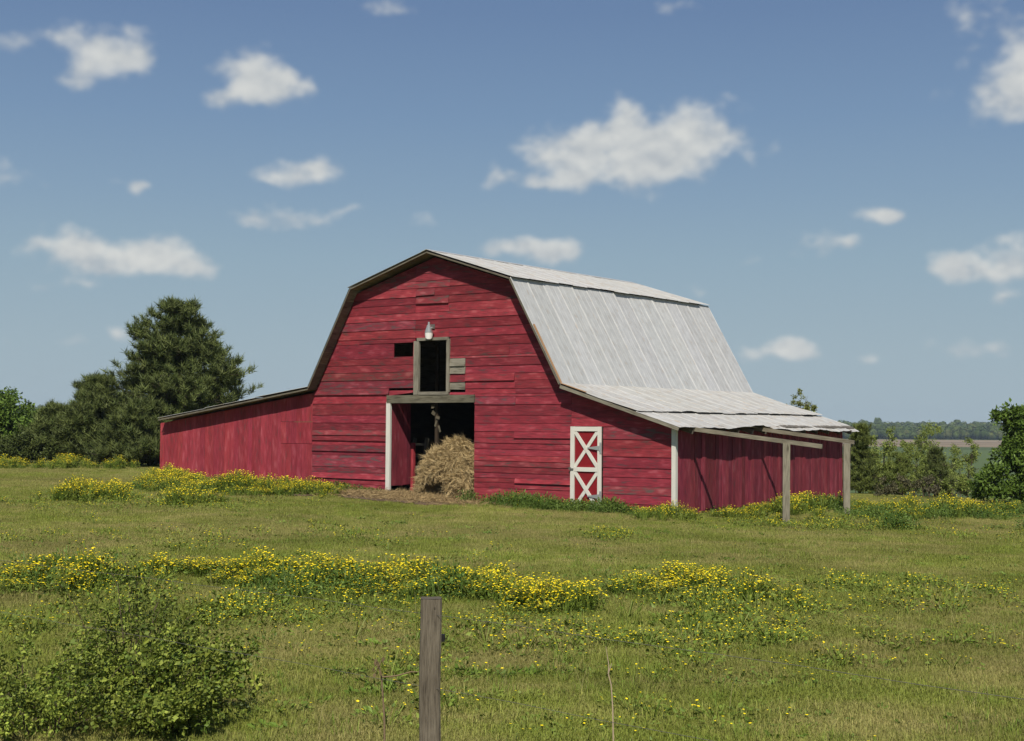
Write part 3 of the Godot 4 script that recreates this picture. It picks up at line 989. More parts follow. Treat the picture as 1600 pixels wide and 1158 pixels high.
func make_openings() -> void:
	# loft window frame
	var fr := Node3D.new()
	fr.name = "loft_window"
	barn.add_child(fr, true)
	for q: Array in [[Vector3(-0.63, 2.58, 0.005), Vector3(-0.46, 3.97, 0.075)], [Vector3(0.455, 2.64, 0.005), Vector3(0.545, 4.0, 0.07)]]:
		var b := MB.new()
		b.box(q[0], q[1], Color(0.95, 0.95, 0.95), Vector2(rf(0, 5), rf(0, 5)), 1)
		part("frame_post", fr, b, "grey_wood")
	for q: Array in [[Vector3(-0.52, 3.972, 0.005), Vector3(0.5, 4.05, 0.082)], [Vector3(-0.455, 2.575, 0.005), Vector3(0.53, 2.655, 0.085)]]:
		var b := MB.new()
		b.box(q[0], q[1], Color(0.85, 0.85, 0.85), Vector2(rf(0, 5), rf(0, 5)), 0)
		part("frame_rail", fr, b, "grey_wood")
	# the beam over the doorway
	var h := MB.new()
	h.hexa([Vector3(-1.55, 2.365, -0.08), Vector3(1.36, 2.375, -0.08), Vector3(1.36, 2.375, 0.07), Vector3(-1.55, 2.365, 0.07), Vector3(-1.55, 2.57, -0.08), Vector3(1.36, 2.565, -0.08), Vector3(1.36, 2.565, 0.07), Vector3(-1.55, 2.57, 0.07)], Color(0.62, 0.62, 0.56), Vector2(1.3, 2.2), 0)
	part("door_header", barn, h, "grey_wood")
	# white jamb on the left
	var j := MB.new()
	j.box(Vector3(-1.565, 0.03, 0.0), Vector3(-1.425, 2.40, 0.065), Color.WHITE, Vector2(0.3, 1.1), 1)
	part("door_jamb", barn, j, "white_paint", "white painted jamb left of the hay doorway")
	# white corner board on the right
	var c := MB.new()
	c.box(Vector3(RIGHT - 0.035, -0.3, -0.045), Vector3(RIGHT + 0.035, 1.74, 0.055), Color.WHITE, Vector2(1.7, 0.4), 1)
	c.box(Vector3(RIGHT - 0.075, -0.3, 0.012), Vector3(RIGHT - 0.036, 1.745, 0.05), Color.WHITE, Vector2(2.7, 0.4), 1)
	part("corner_board", barn, c, "white_paint", "white corner board of the right lean-to")
	# red leaf folded into the barn at the left of the doorway, of upright boards
	var leaf := Node3D.new()
	leaf.name = "inner_door_leaf"
	barn.add_child(leaf, true)
	for k in 5:
		var b := MB.new()
		var z := -0.06 - k * 0.15
		b.box(Vector3(-1.50, 0.20 + rf(-0.03, 0.02), z - 0.147), Vector3(-1.455 + rf(0, 0.008), 2.36, z), board_tone(0.72, 0.9), Vector2(rf(0, 5), rf(0, 5)), 1)
		part("plank", leaf, b, "red_side")
	var lp := MB.new()
	lp.box(Vector3(-1.50, -0.15, -0.95), Vector3(-1.40, 1.32, -0.86), Color(1, 0.9, 0.85), Vector2(0.2, 0.7), 1)
	part("stall_post", barn, lp, "red_sheet")
	# steep stair to the loft behind it
	var stair := Node3D.new()
	stair.name = "loft_stair"
	barn.add_child(stair, true)
	for s: float in [-1.66, -1.24]:
		var b := MB.new()
		b.bar(Vector3(s, -0.1, -0.98), Vector3(s, 1.45, -1.24), 0.045, 0.12, Vector3(0, 0.16, 0.98), Color(0.42, 0.4, 0.37), Vector2(rf(0, 5), rf(0, 5)))
		part("stringer", stair, b, "grey_wood")
	for k in 5:
		var t := (k + 0.6) / 5.2
		var p := Vector3(-1.635, lerpf(-0.1, 1.45, t), lerpf(-0.98, -1.24, t))
		var b := MB.new()
		b.box(p + Vector3(0.0, -0.03, -0.08), p + Vector3(0.372, 0.03, 0.12), Color(0.65, 0.62, 0.55), Vector2(rf(0, 5), rf(0, 5)), 0)
		part("tread", stair, b, "grey_wood")
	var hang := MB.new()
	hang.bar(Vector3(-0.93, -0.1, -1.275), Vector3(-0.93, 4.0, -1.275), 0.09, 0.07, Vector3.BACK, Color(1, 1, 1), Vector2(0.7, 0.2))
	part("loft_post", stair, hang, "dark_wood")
	# broken slats nailed where the loft light falls
	for q: Array in [[-1.02, 2.30, 0.13, 0.10, 0.1], [-1.0, 2.12, 0.13, 0.10, -0.5], [-0.86, 2.0, 0.13, 0.08, -0.2], [-0.92, 1.84, 0.06, 0.17, -0.35], [-0.80, 1.70, 0.05, 0.18, 0.3]]:
		var b := MB.new()
		var c0 := Vector3(q[0], q[1], -1.22)
		var ax := Vector3(cos(q[4]), sin(q[4]), 0)
		b.bar(c0 - ax * q[2] / 2.0, c0 + ax * q[2] / 2.0, 0.02, q[3], Vector3.UP, Color(0.5, 0.48, 0.42), Vector2(rf(0, 5), rf(0, 5)))
		part("broken_slat", stair, b, "grey_wood")
	# the white braced door of the right lean-to
	var door := Node3D.new()
	door.name = "braced_door"
	door.set_meta("label", "narrow red door with white frame and two white crosses")
	door.position = Vector3(4.725, 0, 0)
	barn.add_child(door, true)
	var pan := MB.new()
	pan.box(Vector3(-0.41, -0.3, -0.01), Vector3(0.41, 1.76, 0.036))
	part("panel", door, pan, "door_red")
	var bits := [["stile", Vector3(-0.435, -0.28, 0.036), Vector3(-0.325, 1.785, 0.072), 1], ["stile", Vector3(0.335, -0.28, 0.036), Vector3(0.44, 1.785, 0.072), 1], ["rail", Vector3(-0.323, 1.675, 0.036), Vector3(0.333, 1.782, 0.070), 0], ["rail", Vector3(-0.323, 0.72, 0.036), Vector3(0.333, 0.82, 0.070), 0]]
	for q: Array in bits:
		var b := MB.new()
		b.box(q[1], q[2], Color.WHITE, Vector2(rf(0, 5), rf(0, 5)), q[3])
		part(q[0], door, b, "white_paint")
	for q: Array in [[Vector3(-0.325, 1.68, 0.05), Vector3(0.335, 0.82, 0.05), 0.028], [Vector3(0.335, 1.68, 0.047), Vector3(-0.325, 0.82, 0.047), 0.022], [Vector3(-0.325, 0.72, 0.05), Vector3(0.335, -0.14, 0.05), 0.028], [Vector3(0.335, 0.72, 0.047), Vector3(-0.325, -0.14, 0.047), 0.022]]:
		var b := MB.new()
		b.bar(q[0], q[1], q[2], 0.085, Vector3(0, 1, 0), Color.WHITE, Vector2(rf(0, 5), rf(0, 5)))
		part("brace", door, b, "white_paint")
	for y: float in [1.28, 0.14]:
		var b := MB.new()
		b.prism(PackedVector2Array([Vector2(0.06, y - 0.012), Vector2(0.40, y - 0.055), Vector2(0.40, y + 0.055), Vector2(0.06, y + 0.012)]), [0.084, 0.084, 0.084, 0.084], 0.074, Color.WHITE, Vector2.ZERO, 0)
		b.box(Vector3(0.40, y - 0.13, 0.0725), Vector3(0.455, y + 0.13, 0.083))
		b.tube([Vector3(0.40, y - 0.06, 0.085), Vector3(0.40, y + 0.06, 0.085)], [0.012, 0.012], 8)
		part("hinge", door, b, "galvanised")
	var la := MB.new()
	la.box(Vector3(-0.47, 0.755, 0.0735), Vector3(-0.34, 0.79, 0.095))
	la.box(Vector3(-0.44, 0.735, 0.0735), Vector3(-0.41, 0.81, 0.089))
	part("latch", door, la, "iron")

func make_sides() -> void:
	# right side: upright boards
	var side := Node3D.new()
	side.name = "side_wall"
	barn.add_child(side, true)
	var z := -0.047
	while z > -DEEP:
		var w := minf(rf(0.14, 0.20), DEEP + z + 0.001)
		if w < 0.01:
			break
		var b := MB.new()
		var out := rf(-0.01, 0.008)
		b.box(Vector3(RIGHT - 0.03, rf(-0.17, -0.12), z - w + 0.006), Vector3(RIGHT + out, 1.72, z), board_tone(0.7, 1.0), Vector2(rf(0, 5), rf(0, 5)), 1)
		put("plank", b.mesh(), mats["red_side"], side)
		z -= w
	var sill := MB.new()
	sill.box(Vector3(RIGHT - 0.1, -0.35, -DEEP), Vector3(RIGHT - 0.012, -0.13, -0.05), Color(0.9, 0.9, 0.9), Vector2(0.4, 0.1), 2)
	part("sill_beam", side, sill, "red_side")
	# left side and back, seen from nowhere near but closing the barn
	var rest := Node3D.new()
	rest.name = "back_wall"
	barn.add_child(rest, true)
	var lw := MB.new()
	lw.box(Vector3(LEFT - 0.0, -0.4, -DEEP), Vector3(LEFT + 0.04, 1.82, -0.02), Color.WHITE, Vector2(0.9, 0.3), 2)
	part("wall_panel", rest, lw, "red_side")
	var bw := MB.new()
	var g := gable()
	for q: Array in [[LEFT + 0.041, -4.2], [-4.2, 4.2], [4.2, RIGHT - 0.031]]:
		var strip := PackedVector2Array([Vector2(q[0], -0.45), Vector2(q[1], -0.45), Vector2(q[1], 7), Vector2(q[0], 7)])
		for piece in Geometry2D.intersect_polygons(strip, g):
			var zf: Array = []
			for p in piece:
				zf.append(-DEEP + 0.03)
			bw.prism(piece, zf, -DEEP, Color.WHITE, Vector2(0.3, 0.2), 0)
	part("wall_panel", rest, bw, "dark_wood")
	# inner partitions between the middle bay and the lean-tos
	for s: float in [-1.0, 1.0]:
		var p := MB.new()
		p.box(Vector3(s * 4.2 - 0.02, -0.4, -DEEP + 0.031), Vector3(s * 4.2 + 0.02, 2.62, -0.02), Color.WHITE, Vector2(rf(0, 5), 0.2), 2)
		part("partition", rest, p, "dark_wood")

func make_barn() -> void:
	barn = base("barn", Vector3(BX, 0, BZ), "weathered red gambrel barn with pale tin roof and lean-tos on both sides", "barn")
	barn.rotation.y = -deg_to_rad(YAW)
	make_front()
	make_sides()
	make_openings()
	make_roof()
	# outriggers from the right eave to the two posts
	var a := MB.new()
	a.bar(Vector3(7.2, 1.765, -0.35), Vector3(10.48, 1.385, -0.52), 0.05, 0.092, Vector3.UP, Color(0.9, 0.88, 0.82), Vector2(0.4, 1.9))
	part("outrigger_beam", barn, a, "grey_wood", "front sagging grey beam reaching out to the near post")
	var b := MB.new()
	b.bar(Vector3(7.2, 1.775, -3.75), Vector3(9.6, 1.45, -4.3), 0.05, 0.092, Vector3.UP, Color(0.8, 0.78, 0.72), Vector2(2.4, 0.9))
	part("outrigger_beam", barn, b, "grey_wood", "rear grey beam reaching out to the far post")

func make_lamp() -> void:
	var at := world(-0.05, 4.0, -0.16)
	var o := base("barn_lamp", at, "silver barn lamp with glass jar above the loft window", "lamp")
	o.rotation.y = -deg_to_rad(YAW)
	var b := MB.new()
	b.tube([Vector3(0, 0.44, 0), Vector3(0, 0.37, 0), Vector3(0, 0.365, 0), Vector3(0, 0.30, 0), Vector3(0, 0.20, 0), Vector3(0, 0.17, 0)], [0.028, 0.03, 0.05, 0.07, 0.105, 0.11], 16)
	b.tube([Vector3(0, 0.445, 0), Vector3(0, 0.44, 0)], [0.002, 0.028], 16)
	part("housing", o, b, "galvanised")
	var g := MB.new()
	g.tube([Vector3(0, 0.169, 0), Vector3(0, 0.10, 0), Vector3(0, 0.03, 0), Vector3(0, 0.0, 0), Vector3(0, -0.005, 0)], [0.104, 0.103, 0.088, 0.05, 0.001], 16)
	part("jar", o, g, "lamp_glass")
	var m := MB.new()
	m.tube([Vector3(0.0, 0.33, -0.05), Vector3(0.03, 0.33, -0.125)], [0.02, 0.02], 8)
	m.box(Vector3(-0.06, 0.27, -0.13), Vector3(0.09, 0.39, -0.118))
	part("bracket", o, m, "iron")
	var eye := MB.new()
	eye.tube([Vector3(0.085, 0.28, 0.0), Vector3(0.125, 0.29, 0.0), Vector3(0.13, 0.31, 0.0)], [0.026, 0.028, 0.012], 10)
	part("light_sensor", o, eye, "galvanised")

func make_posts() -> void:
	for q: Array in [[9.69, 0.38, 1.43, "square weathered post standing free in front of the right lean-to", 0.078], [9.44, 4.19, 1.40, "square weathered post at the far end of the right lean-to", 0.078]]:
		var at := world(q[0], 0, q[1])
		at.y = ground_at(at.x, at.z)
		var o := base("support_post", at, q[3], "post", "posts that hold up the lean-to beams")
		o.rotation.y = -deg_to_rad(YAW) + 0.5
		var b := MB.new()
		var h: float = q[2] - at.y
		var r: float = q[4]
		var s := 0.01
		b.hexa([Vector3(-r, -0.2, -r), Vector3(r, -0.2, -r), Vector3(r, -0.2, r), Vector3(-r, -0.2, r), Vector3(-r + s, h, -r), Vector3(r + s, h, -r), Vector3(r + s, h + 0.02, r), Vector3(-r + s, h + 0.02, r)], Color(1.0, 1.0, 0.95), Vector2(rf(0, 5), rf(0, 5)), 1)
		part("timber", o, b, "grey_wood")

func make_hay() -> void:
	var at := world(0.27, 0, 0.55)
	at.y = -0.12
	var o := base("hay_heap", at, "heap of loose tan hay filling the right of the barn doorway", "hay heap")
	o.rotation.y = -deg_to_rad(YAW)
	var lobes := [[Vector3(0.06, 0.62, 0.0), Vector3(0.86, 0.72, 0.75)], [Vector3(0.10, 1.27, -0.05), Vector3(0.34, 0.28, 0.34)], [Vector3(0.55, 0.35, 0.3), Vector3(0.42, 0.6, 0.45)], [Vector3(-0.45, 0.35, 0.2), Vector3(0.44, 0.55, 0.45)], [Vector3(-0.40, 0.80, 0.0), Vector3(0.46, 0.46, 0.5)], [Vector3(0.05, 0.92, 0.05), Vector3(0.70, 0.36, 0.6)], [Vector3(-0.22, 1.0, 0.1), Vector3(0.36, 0.28, 0.4)]]
	var core := MB.new()
	for l: Array in lobes:
		var n := 18
		var m := 10
		var g: Array = []
		for j in m + 1:
			var row: Array = []
			for i in n:
				var th := PI * j / m
				var ph := TAU * i / n
				var d := Vector3(sin(th) * cos(ph), cos(th), sin(th) * sin(ph))
				var p: Vector3 = l[0] + d * l[1] * 0.9
				p += d * 0.07 * fbm.get_noise_3d(p.x * 200.0, p.y * 200.0, p.z * 200.0)
				var eaten := 1.0 - Vector2((p.x + 0.16) / 0.5, (p.y - 0.32) / 0.32).length()
				if eaten > 0.0 and p.z > 0.05:
					p.z = lerpf(p.z, 0.05, minf(1.0, eaten * 1.8))
				row.append(p)
			g.append(row)
		for j in m:
			for i in n:
				var k := (i + 1) % n
				core.quad(g[j][i], g[j][k], g[j + 1][k], g[j + 1][i], Vector3.ZERO, Vector2.ZERO, Vector2.ZERO, Vector2.ZERO, Vector2.ZERO, Color(0.30, 0.215, 0.10))
	part("core", o, core, "straw")
	var st := straw_mesh()
	var xf: Array = []
	var cc := PackedColorArray()
	for l: Array in lobes:
		for i in 1500:
			var d := rdir()
			if d.z < -0.5:
				continue
			var p: Vector3 = l[0] + d * l[1] * rf(0.9, 1.02)
			if p.y < 0.0:
				continue
			# the front of the heap is eaten out low down
			if Vector2((p.x + 0.16) / 0.44, (p.y - 0.32) / 0.27).length() < rf(0.8, 1.0) and p.z > 0.15:
				continue
			var lie := (Vector3(rf(-0.8, 0.8), rf(-1.4, 0.3), rf(-0.5, 0.8)) + d * 0.35).normalized()
			xf.append(Transform3D(Basis(Quaternion(Vector3.UP, lie)) * Basis(Vector3.UP, rf(0, TAU)).scaled(Vector3.ONE * rf(0.6, 1.2)), p))
			cc.append(rcol(Color(0.63, 0.49, 0.255), Color(0.38, 0.28, 0.14), 0.25))
	scatter("loose_hay", st, xf, cc, o)
	# hay trodden into the ground before the door
	xf = []
	cc = PackedColorArray()
	for i in 6200:
		var u := -0.1 + rng.randfn(0, 0.75)
		var d := 0.1 - absf(rng.randfn(0, 0.62))
		if i > 3600:
			u = -1.6 + rng.randfn(0, 1.7)
			d = -1.1 + rng.randfn(0, 0.5)
		var p := world(u, 0, d)
		if d > 0.0 and (u < -1.4 or u > 1.3):
			continue
		p.y = ground_at(p.x, p.z) + rf(0.015, 0.05)
		var lie := Vector3(rf(-1, 1), rf(-0.15, 0.25), rf(-1, 1)).normalized()
		xf.append(Transform3D(Basis(Quaternion(Vector3.UP, lie)).scaled(Vector3.ONE * rf(0.35, 0.9)), p))
		cc.append(rcol(Color(0.48, 0.36, 0.18), Color(0.25, 0.175, 0.085), 0.2))
	var s := scatter("scattered_hay", st, xf, cc)
	tag(s, "thin spill of tan hay trodden into the dirt before the doorway", "hay")

func straw_mesh() -> ArrayMesh:
	var b := MB.new()
	for i in 5:
		var o := Vector3(rf(-0.05, 0.05), rf(-0.05, 0.05), rf(-0.05, 0.05))
		var s := Vector3(rf(-1, 1), 0, rf(-1, 1)).normalized() * 0.005
		var a := Vector3(rf(-0.05, 0.05), 0.14, rf(-0.05, 0.05))
		var e := a + Vector3(rf(-0.1, 0.1), 0.10, rf(-0.1, 0.1))
		var k := rf(0.7, 1.0)
		var z := Vector2.ZERO
		b.quad(o - s, o + s, o + a + s, o + a - s, Vector3.ZERO, z, z, z, z, Color(k, k, k))
		b.tri(o + a - s, o + a + s, o + e, Vector3.ZERO, z, z, z, Color(k, k, k))
	var m := b.mesh()
	m.surface_set_material(0, mats["straw"])
	return m

# ------------------------------------------------------------------ grass, flowers, weeds

func grass_tuft(blades: int, r: float, h: float, w: float) -> ArrayMesh:
	var b := MB.new()
	var z := Vector2.ZERO
	for i in blades:
		var a := rf(0, TAU)
		var p := Vector3(cos(a), 0, sin(a)) * r * sqrt(rng.randf())
		var an := rf(0, TAU)
		var lean := Vector3(cos(an), 0, sin(an))
		var s := Vector3(-lean.z, 0, lean.x) * w * 0.5
		var hh := h * rf(0.5, 1.2)
		var m := p + Vector3(0, hh * 0.6, 0) + lean * hh * rf(0.1, 0.35)
		var t := m + Vector3(0, hh * rf(0.1, 0.4), 0) + lean * hh * rf(0.2, 0.6)
		var k := rf(0.7, 1.0)
		b.quad(p - s - Vector3(0, 0.01, 0), p + s - Vector3(0, 0.01, 0), m + s * 0.8, m - s * 0.8, Vector3.ZERO, z, z, z, z, Color(k, k, k))
		b.tri(m - s * 0.8, m + s * 0.8, t, Vector3.ZERO, z, z, z, Color(k, k, k))
	var m2 := b.mesh()
	m2.surface_set_material(0, mats["blade"])
	return m2

func make_grass() -> void:
	var tufts := [grass_tuft(18, 0.10, 0.040, 0.0042), grass_tuft(16, 0.12, 0.052, 0.0042), grass_tuft(20, 0.08, 0.034, 0.005)]
	var xf: Array = [[], [], []]
	var cc: Array = [PackedColorArray(), PackedColorArray(), PackedColorArray()]
	var n := 0
	for i in 190000:
		var d := 8.0 + 47.0 * pow(rng.randf(), 1.25)
		var half := d * 0.37 + 1.5
		var x := rf(-half, half)
		var z := -d
		if z < -48.2 + 0.68 * x - 3.0:
			continue
		var q := to_barn(x, z)
		if q.y > -0.05 and q.x > -10.6 and q.x < 7.2 and q.y < 9.3:
			continue
		var k := in_dirt(x, z)
		if k > 0.12 and rng.randf() < 0.55 + k * 1.6:
			continue
		var big := fbm.get_noise_2d(x * 14.0, z * 14.0)
		var fine := fbm.get_noise_2d(x * 70.0, z * 70.0)
		var dry := clampf(0.42 + big * 0.8 + fine * 0.7 + rf(-0.3, 0.3), 0.0, 1.0)
		var c := Color(0.22, 0.265, 0.042).lerp(Color(0.37, 0.325, 0.12), dry)
		if x > 7.0 and z < -45.2 + 0.68 * x:
			dry = minf(1.0, dry + 0.45)
		var j := rf(0.75, 1.15) * (1.0 + 0.35 * fbm.get_noise_2d(x * 28.0 + 900.0, z * 28.0))
		var w := i % 3
		var s := rf(0.7, 1.25) * (1.0 - 0.25 * dry)
		if rng.randf() < 0.03:
			s *= 1.7
		xf[w].append(Transform3D(Basis(Vector3.UP, rf(0, TAU)).scaled(Vector3(s, s * rf(0.8, 1.3), s)), on_ground(x, z)))
		cc[w].append(Color(c.r * j, c.g * j, c.b * j))
		n += 1
	# rank tufts and old seed stalks standing above the grazed turf
	var rank := [grass_tuft(22, 0.10, 0.12, 0.005), grass_tuft(7, 0.06, 0.26, 0.003)]
	var rx: Array = [[], []]
	var rc: Array = [PackedColorArray(), PackedColorArray()]
	for i in 5500:
		var d := 8.5 + 32.0 * rng.randf()
		var x := rf(-1.0, 1.0) * (d * 0.37 + 1.0)
		var z := -d
		var q := to_barn(x, z)
		if (q.y > -0.15 and q.x > -10.7) or in_dirt(x, z) > 0.1:
			continue
		if fbm.get_noise_2d(x * 30.0 + 400.0, z * 30.0) < 0.16:
			continue
		var w := 1 if rng.randf() < 0.12 else 0
		rx[w].append(Transform3D(Basis(Vector3.UP, rf(0, TAU)).scaled(Vector3.ONE * rf(0.5, 1.0)), on_ground(x, z)))
		rc[w].append(rcol(Color(0.16, 0.25, 0.03), Color(0.25, 0.30, 0.05), 0.15) if w == 0 else rcol(Color(0.36, 0.31, 0.15), Color(0.28, 0.30, 0.09), 0.15))
	for w in 2:
		tag(scatter("rank_grass", rank[w], rx[w], rc[w]), ["taller green tufts of rank grass scattered through the pasture", "thin pale seed stalks standing up out of the pasture grass"][w], "grass")
	var turf := mass("pasture_grass", "short grazed green and straw coloured grass covering the pasture", "grass")
	for w in 3:
		scatter("tuft", tufts[w], xf[w], cc[w], turf)

func flower_plant(stems: int, leaves: int, r: float, h: float, flowers: int, bloom := 1.0) -> ArrayMesh:
	var g := MB.new()
	var y := MB.new()
	var z := Vector2.ZERO
	for i in stems:
		var a := rf(0, TAU)
		var foot := Vector3(cos(a), 0, sin(a)) * r * 0.4 * rng.randf()
		var top := Vector3(cos(a) * r * rng.randf(), h * rf(0.62, 1.08), sin(a) * r * rng.randf())
		var s := Vector3(-sin(a), 0, cos(a)) * 0.004
		g.quad(foot - s, foot + s, top + s, top - s, Vector3.ZERO, z, z, z, z, Color(0.8, 0.8, 0.8))
		if i < flowers:
			var up := (Vector3(rf(-0.5, 0.5), 1.0, rf(-0.5, 0.5))).normalized()
			var sx := up.cross(Vector3(0.3, 0.1, 0.9)).normalized()
			var sy := up.cross(sx)
			var fr := rf(0.009, 0.0175) * bloom
			for k in 5:
				var an0 := TAU * k / 5.0
				var an1 := TAU * (k + 1) / 5.0
				y.tri(top, top + (sx * cos(an0) + sy * sin(an0)) * fr + up * fr * 0.5, top + (sx * cos(an1) + sy * sin(an1)) * fr + up * fr * 0.5, Vector3.ZERO, z, z, z, Color.WHITE)
	for i in leaves:
		var d := rdir()
		var p := Vector3(d.x * r * 0.95, h * pow(rng.randf(), 1.2) * 0.82, d.z * r * 0.95)
		var a := (Vector3(d.x, rf(-0.1, 0.9), d.z) + rdir() * 0.6).normalized()
		var s := a.cross(rdir()).normalized()
		var l := rf(0.035, 0.07)
		var k := rf(0.65, 1.0)
		var up := s.cross(a) * l * 0.12
		g.tri(p, p + a * l * 0.5 + s * l * 0.28 + up, p + a * l, Vector3.ZERO, z, z, z, Color(k, k, k))
		g.tri(p, p + a * l, p + a * l * 0.5 - s * l * 0.28 + up, Vector3.ZERO, z, z, z, Color(k, k, k))
	var m := g.mesh()
	m.surface_set_material(0, mats["leaf"])
	if flowers:
		y.add_to(m)
		m.surface_set_material(1, mats["petal"])
	return m

func patch(called: String, label: String, category: String, meshes: Array, spots: Array, h0: float, h1: float, c0: Color, c1: Color, thick := 1.0) -> void:
	# spots: [x, z, half width, half depth, how many]
	var xf: Array = []
	var cc: Array = []
	for i in meshes.size():
		xf.append([])
		cc.append(PackedColorArray())
	for s: Array in spots:
		for i in int(s[4] * thick):
			var d := Vector2(rng.randfn(0, 0.5), rng.randfn(0, 0.5))
			var x: float = s[0] + d.x * s[2]
			var z: float = s[1] + d.y * s[3]
			if fbm.get_noise_2d(x * 60.0, z * 60.0) + rf(-0.25, 0.25) < -0.10:
				continue
			var q := to_barn(x, z)
			if q.y > -0.12 and q.x > -10.7 and q.x < 7.25 and q.y < 9.4:
				continue
			var k := clampf(1.15 - d.length() * 0.45, 0.35, 1.0)
			var sc := rf(h0, h1) * k * clampf(0.95 + 0.8 * fbm.get_noise_2d(x * 45.0 + 70.0, z * 45.0), 0.5, 1.35)
			var w := rng.randi() % meshes.size()
			xf[w].append(Transform3D(Basis(Vector3.UP, rf(0, TAU)).scaled(Vector3(rf(0.8, 1.2), sc, rf(0.8, 1.2))), on_ground(x, z, -0.01)))
			cc[w].append(rcol(c0, c1, 0.12))
	var o := mass(called, label, category)
	for i in meshes.size():
		if xf[i].size():
			scatter("plant", meshes[i], xf[i], cc[i], o)

func make_flowers() -> void:
	var full := [flower_plant(38, 40, 0.20, 0.34, 34), flower_plant(44, 34, 0.22, 0.38, 40), flower_plant(30, 44, 0.20, 0.30, 20)]
	var thin := [flower_plant(11, 18, 0.26, 0.17, 9, 0.8), flower_plant(6, 12, 0.2, 0.12, 4, 0.75)]
	var g0 := Color(0.13, 0.205, 0.028)
	var g1 := Color(0.22, 0.275, 0.045)
	var spots := func(a: Array, per: float) -> Array:
		var o: Array = []
		for q: Array in a:
			o.append([q[0], q[1], q[2] * 1.1, q[3], q[2] * q[3] * per * 4.0])
		return o
	patch("buttercups", "band of yellow buttercups across the middle of the pasture on the left", "buttercups", full, spots.call([[-6.0, -17.6, 0.2, 1.0], [-5.8, -18.4, 0.4, 1.0], [-5.1, -18.0, 0.35, 0.9], [-4.4, -19.0, 0.65, 0.9], [-3.4, -18.7, 0.45, 0.8], [-2.35, -18.5, 0.62, 1.2]], 34.0), 0.6, 0.95, g0, g1)
	patch("buttercups", "band of yellow buttercups behind the foreground fence post", "buttercups", full, spots.call([[-1.3, -18.3, 0.65, 1.4], [-0.4, -17.6, 0.6, 1.3], [0.35, -16.9, 0.55, 1.0], [0.75, -16.3, 0.3, 0.5]], 34.0), 0.55, 0.95, g0, g1)
	patch("buttercups", "round patch of yellow buttercups in the pasture below the white door", "buttercups", full, spots.call([[2.1, -18.6, 0.38, 0.9], [2.5, -18.8, 0.5, 1.1], [3.0, -17.2, 0.4, 0.6], [1.5, -18.0, 0.35, 0.6]], 28.0), 0.6, 1.0, g0, g1)
	patch("buttercups", "dense row of yellow buttercups along the foot of the left lean-to", "buttercups", full, spots.call([[-9.3, -39.6, 0.9, 1.6], [-8.4, -38.6, 0.9, 1.5], [-7.2, -37.9, 0.9, 1.4], [-6.0, -37.4, 0.8, 1.2], [-5.0, -37.2, 0.6, 0.9], [-9.6, -40.8, 0.6, 1.4]], 30.0), 0.8, 1.3, g0, g1)
	patch("buttercups", "yellow buttercup mound in the open pasture at the far left", "buttercups", full, spots.call([[-9.9, -34.5, 0.85, 1.6], [-7.2, -32.9, 0.5, 1.0]], 26.0), 0.9, 1.5, g0, g1)
	patch("buttercups", "yellow buttercup strip in front of the pines", "buttercups", full, spots.call([[-17.2, -50.0, 0.7, 1.0], [-15.4, -49.8, 0.8, 1.2], [-13.5, -49.4, 0.6, 0.8]], 20.0), 0.8, 1.4, g0, g1)
	patch("buttercups", "yellow buttercups growing round the two support posts", "buttercups", full, spots.call([[7.3, -35.4, 0.9, 1.3], [9.2, -35.3, 0.9, 1.6], [8.1, -36.8, 0.6, 1.0], [10.7, -34.9, 0.9, 1.3]], 17.0), 0.7, 1.3, g0, g1)
	patch("buttercups", "loose buttercups in the grass below the right leafy tree", "buttercups", full, spots.call([[11.8, -35.2, 0.8, 1.5], [13.2, -37.2, 0.9, 1.2]], 6.0), 0.5, 0.85, g0, g1)
	patch("buttercups", "thin buttercups along the foot of the right lean-to wall", "buttercups", full, spots.call([[5.0, -33.3, 1.3, 0.9], [6.3, -34.6, 0.8, 0.9], [3.2, -31.9, 0.9, 0.6]], 11.0), 0.7, 1.2, g0, g1)
	patch("sparse_buttercups", "scattered low buttercups dotted over the open pasture", "buttercups", thin, [[-4.0, -16.0, 4.0, 2.6, 260], [0.5, -15.0, 3.2, 2.4, 200], [4.6, -18.0, 2.4, 2.6, 230], [5.6, -19.3, 1.2, 0.9, 60], [2.6, -14.6, 2.4, 2.2, 170], [2.6, -17.0, 0.8, 1.2, 90], [1.9, -27.3, 0.7, 1.3, 70], [6.5, -31.4, 2.2, 2.0, 260], [-8.0, -33.0, 4.0, 3.0, 260], [0.0, -11.5, 3.0, 1.5, 60], [-5.0, -25.0, 6.0, 4.0, 160], [-3.1, -15.9, 0.6, 0.8, 70], [-5.1, -15.2, 0.5, 0.8, 60], [10.0, -30.0, 3.0, 2.5, 120]], 0.6, 1.2, g0, g1, 0.95)
	# low clover and plantain leaves in the turf
	patch("turf_clover", "low round clover and plantain leaves growing flat in the turf", "clover", [flower_plant(0, 30, 0.16, 0.06, 0), flower_plant(0, 22, 0.11, 0.05, 0)], [[0.0, -11.5, 5.0, 2.5, 350], [0.0, -15.0, 7.0, 4.0, 500], [2.5, -21.0, 9.0, 5.0, 400], [0.0, -28.0, 10.0, 5.0, 250]], 0.5, 0.9, Color(0.12, 0.20, 0.03), Color(0.20, 0.27, 0.045))
	# leafy weeds
	var weed := [flower_plant(7, 70, 0.2, 0.34, 0), flower_plant(6, 56, 0.22, 0.28, 2)]
	var w0 := Color(0.08, 0.15, 0.025)
	var w1 := Color(0.16, 0.235, 0.045)
	var foot: Array = []
	for k in 12:
		var p := world(1.6 + k * 0.5, 0, -0.34)
		foot.append([p.x, p.z, 0.42, 0.5, 34])
	patch("wall_weeds", "dark green leafy weeds along the foot of the barn front right of the hay", "weeds", weed, foot, 0.65, 1.1, w0, w1)
	foot = []
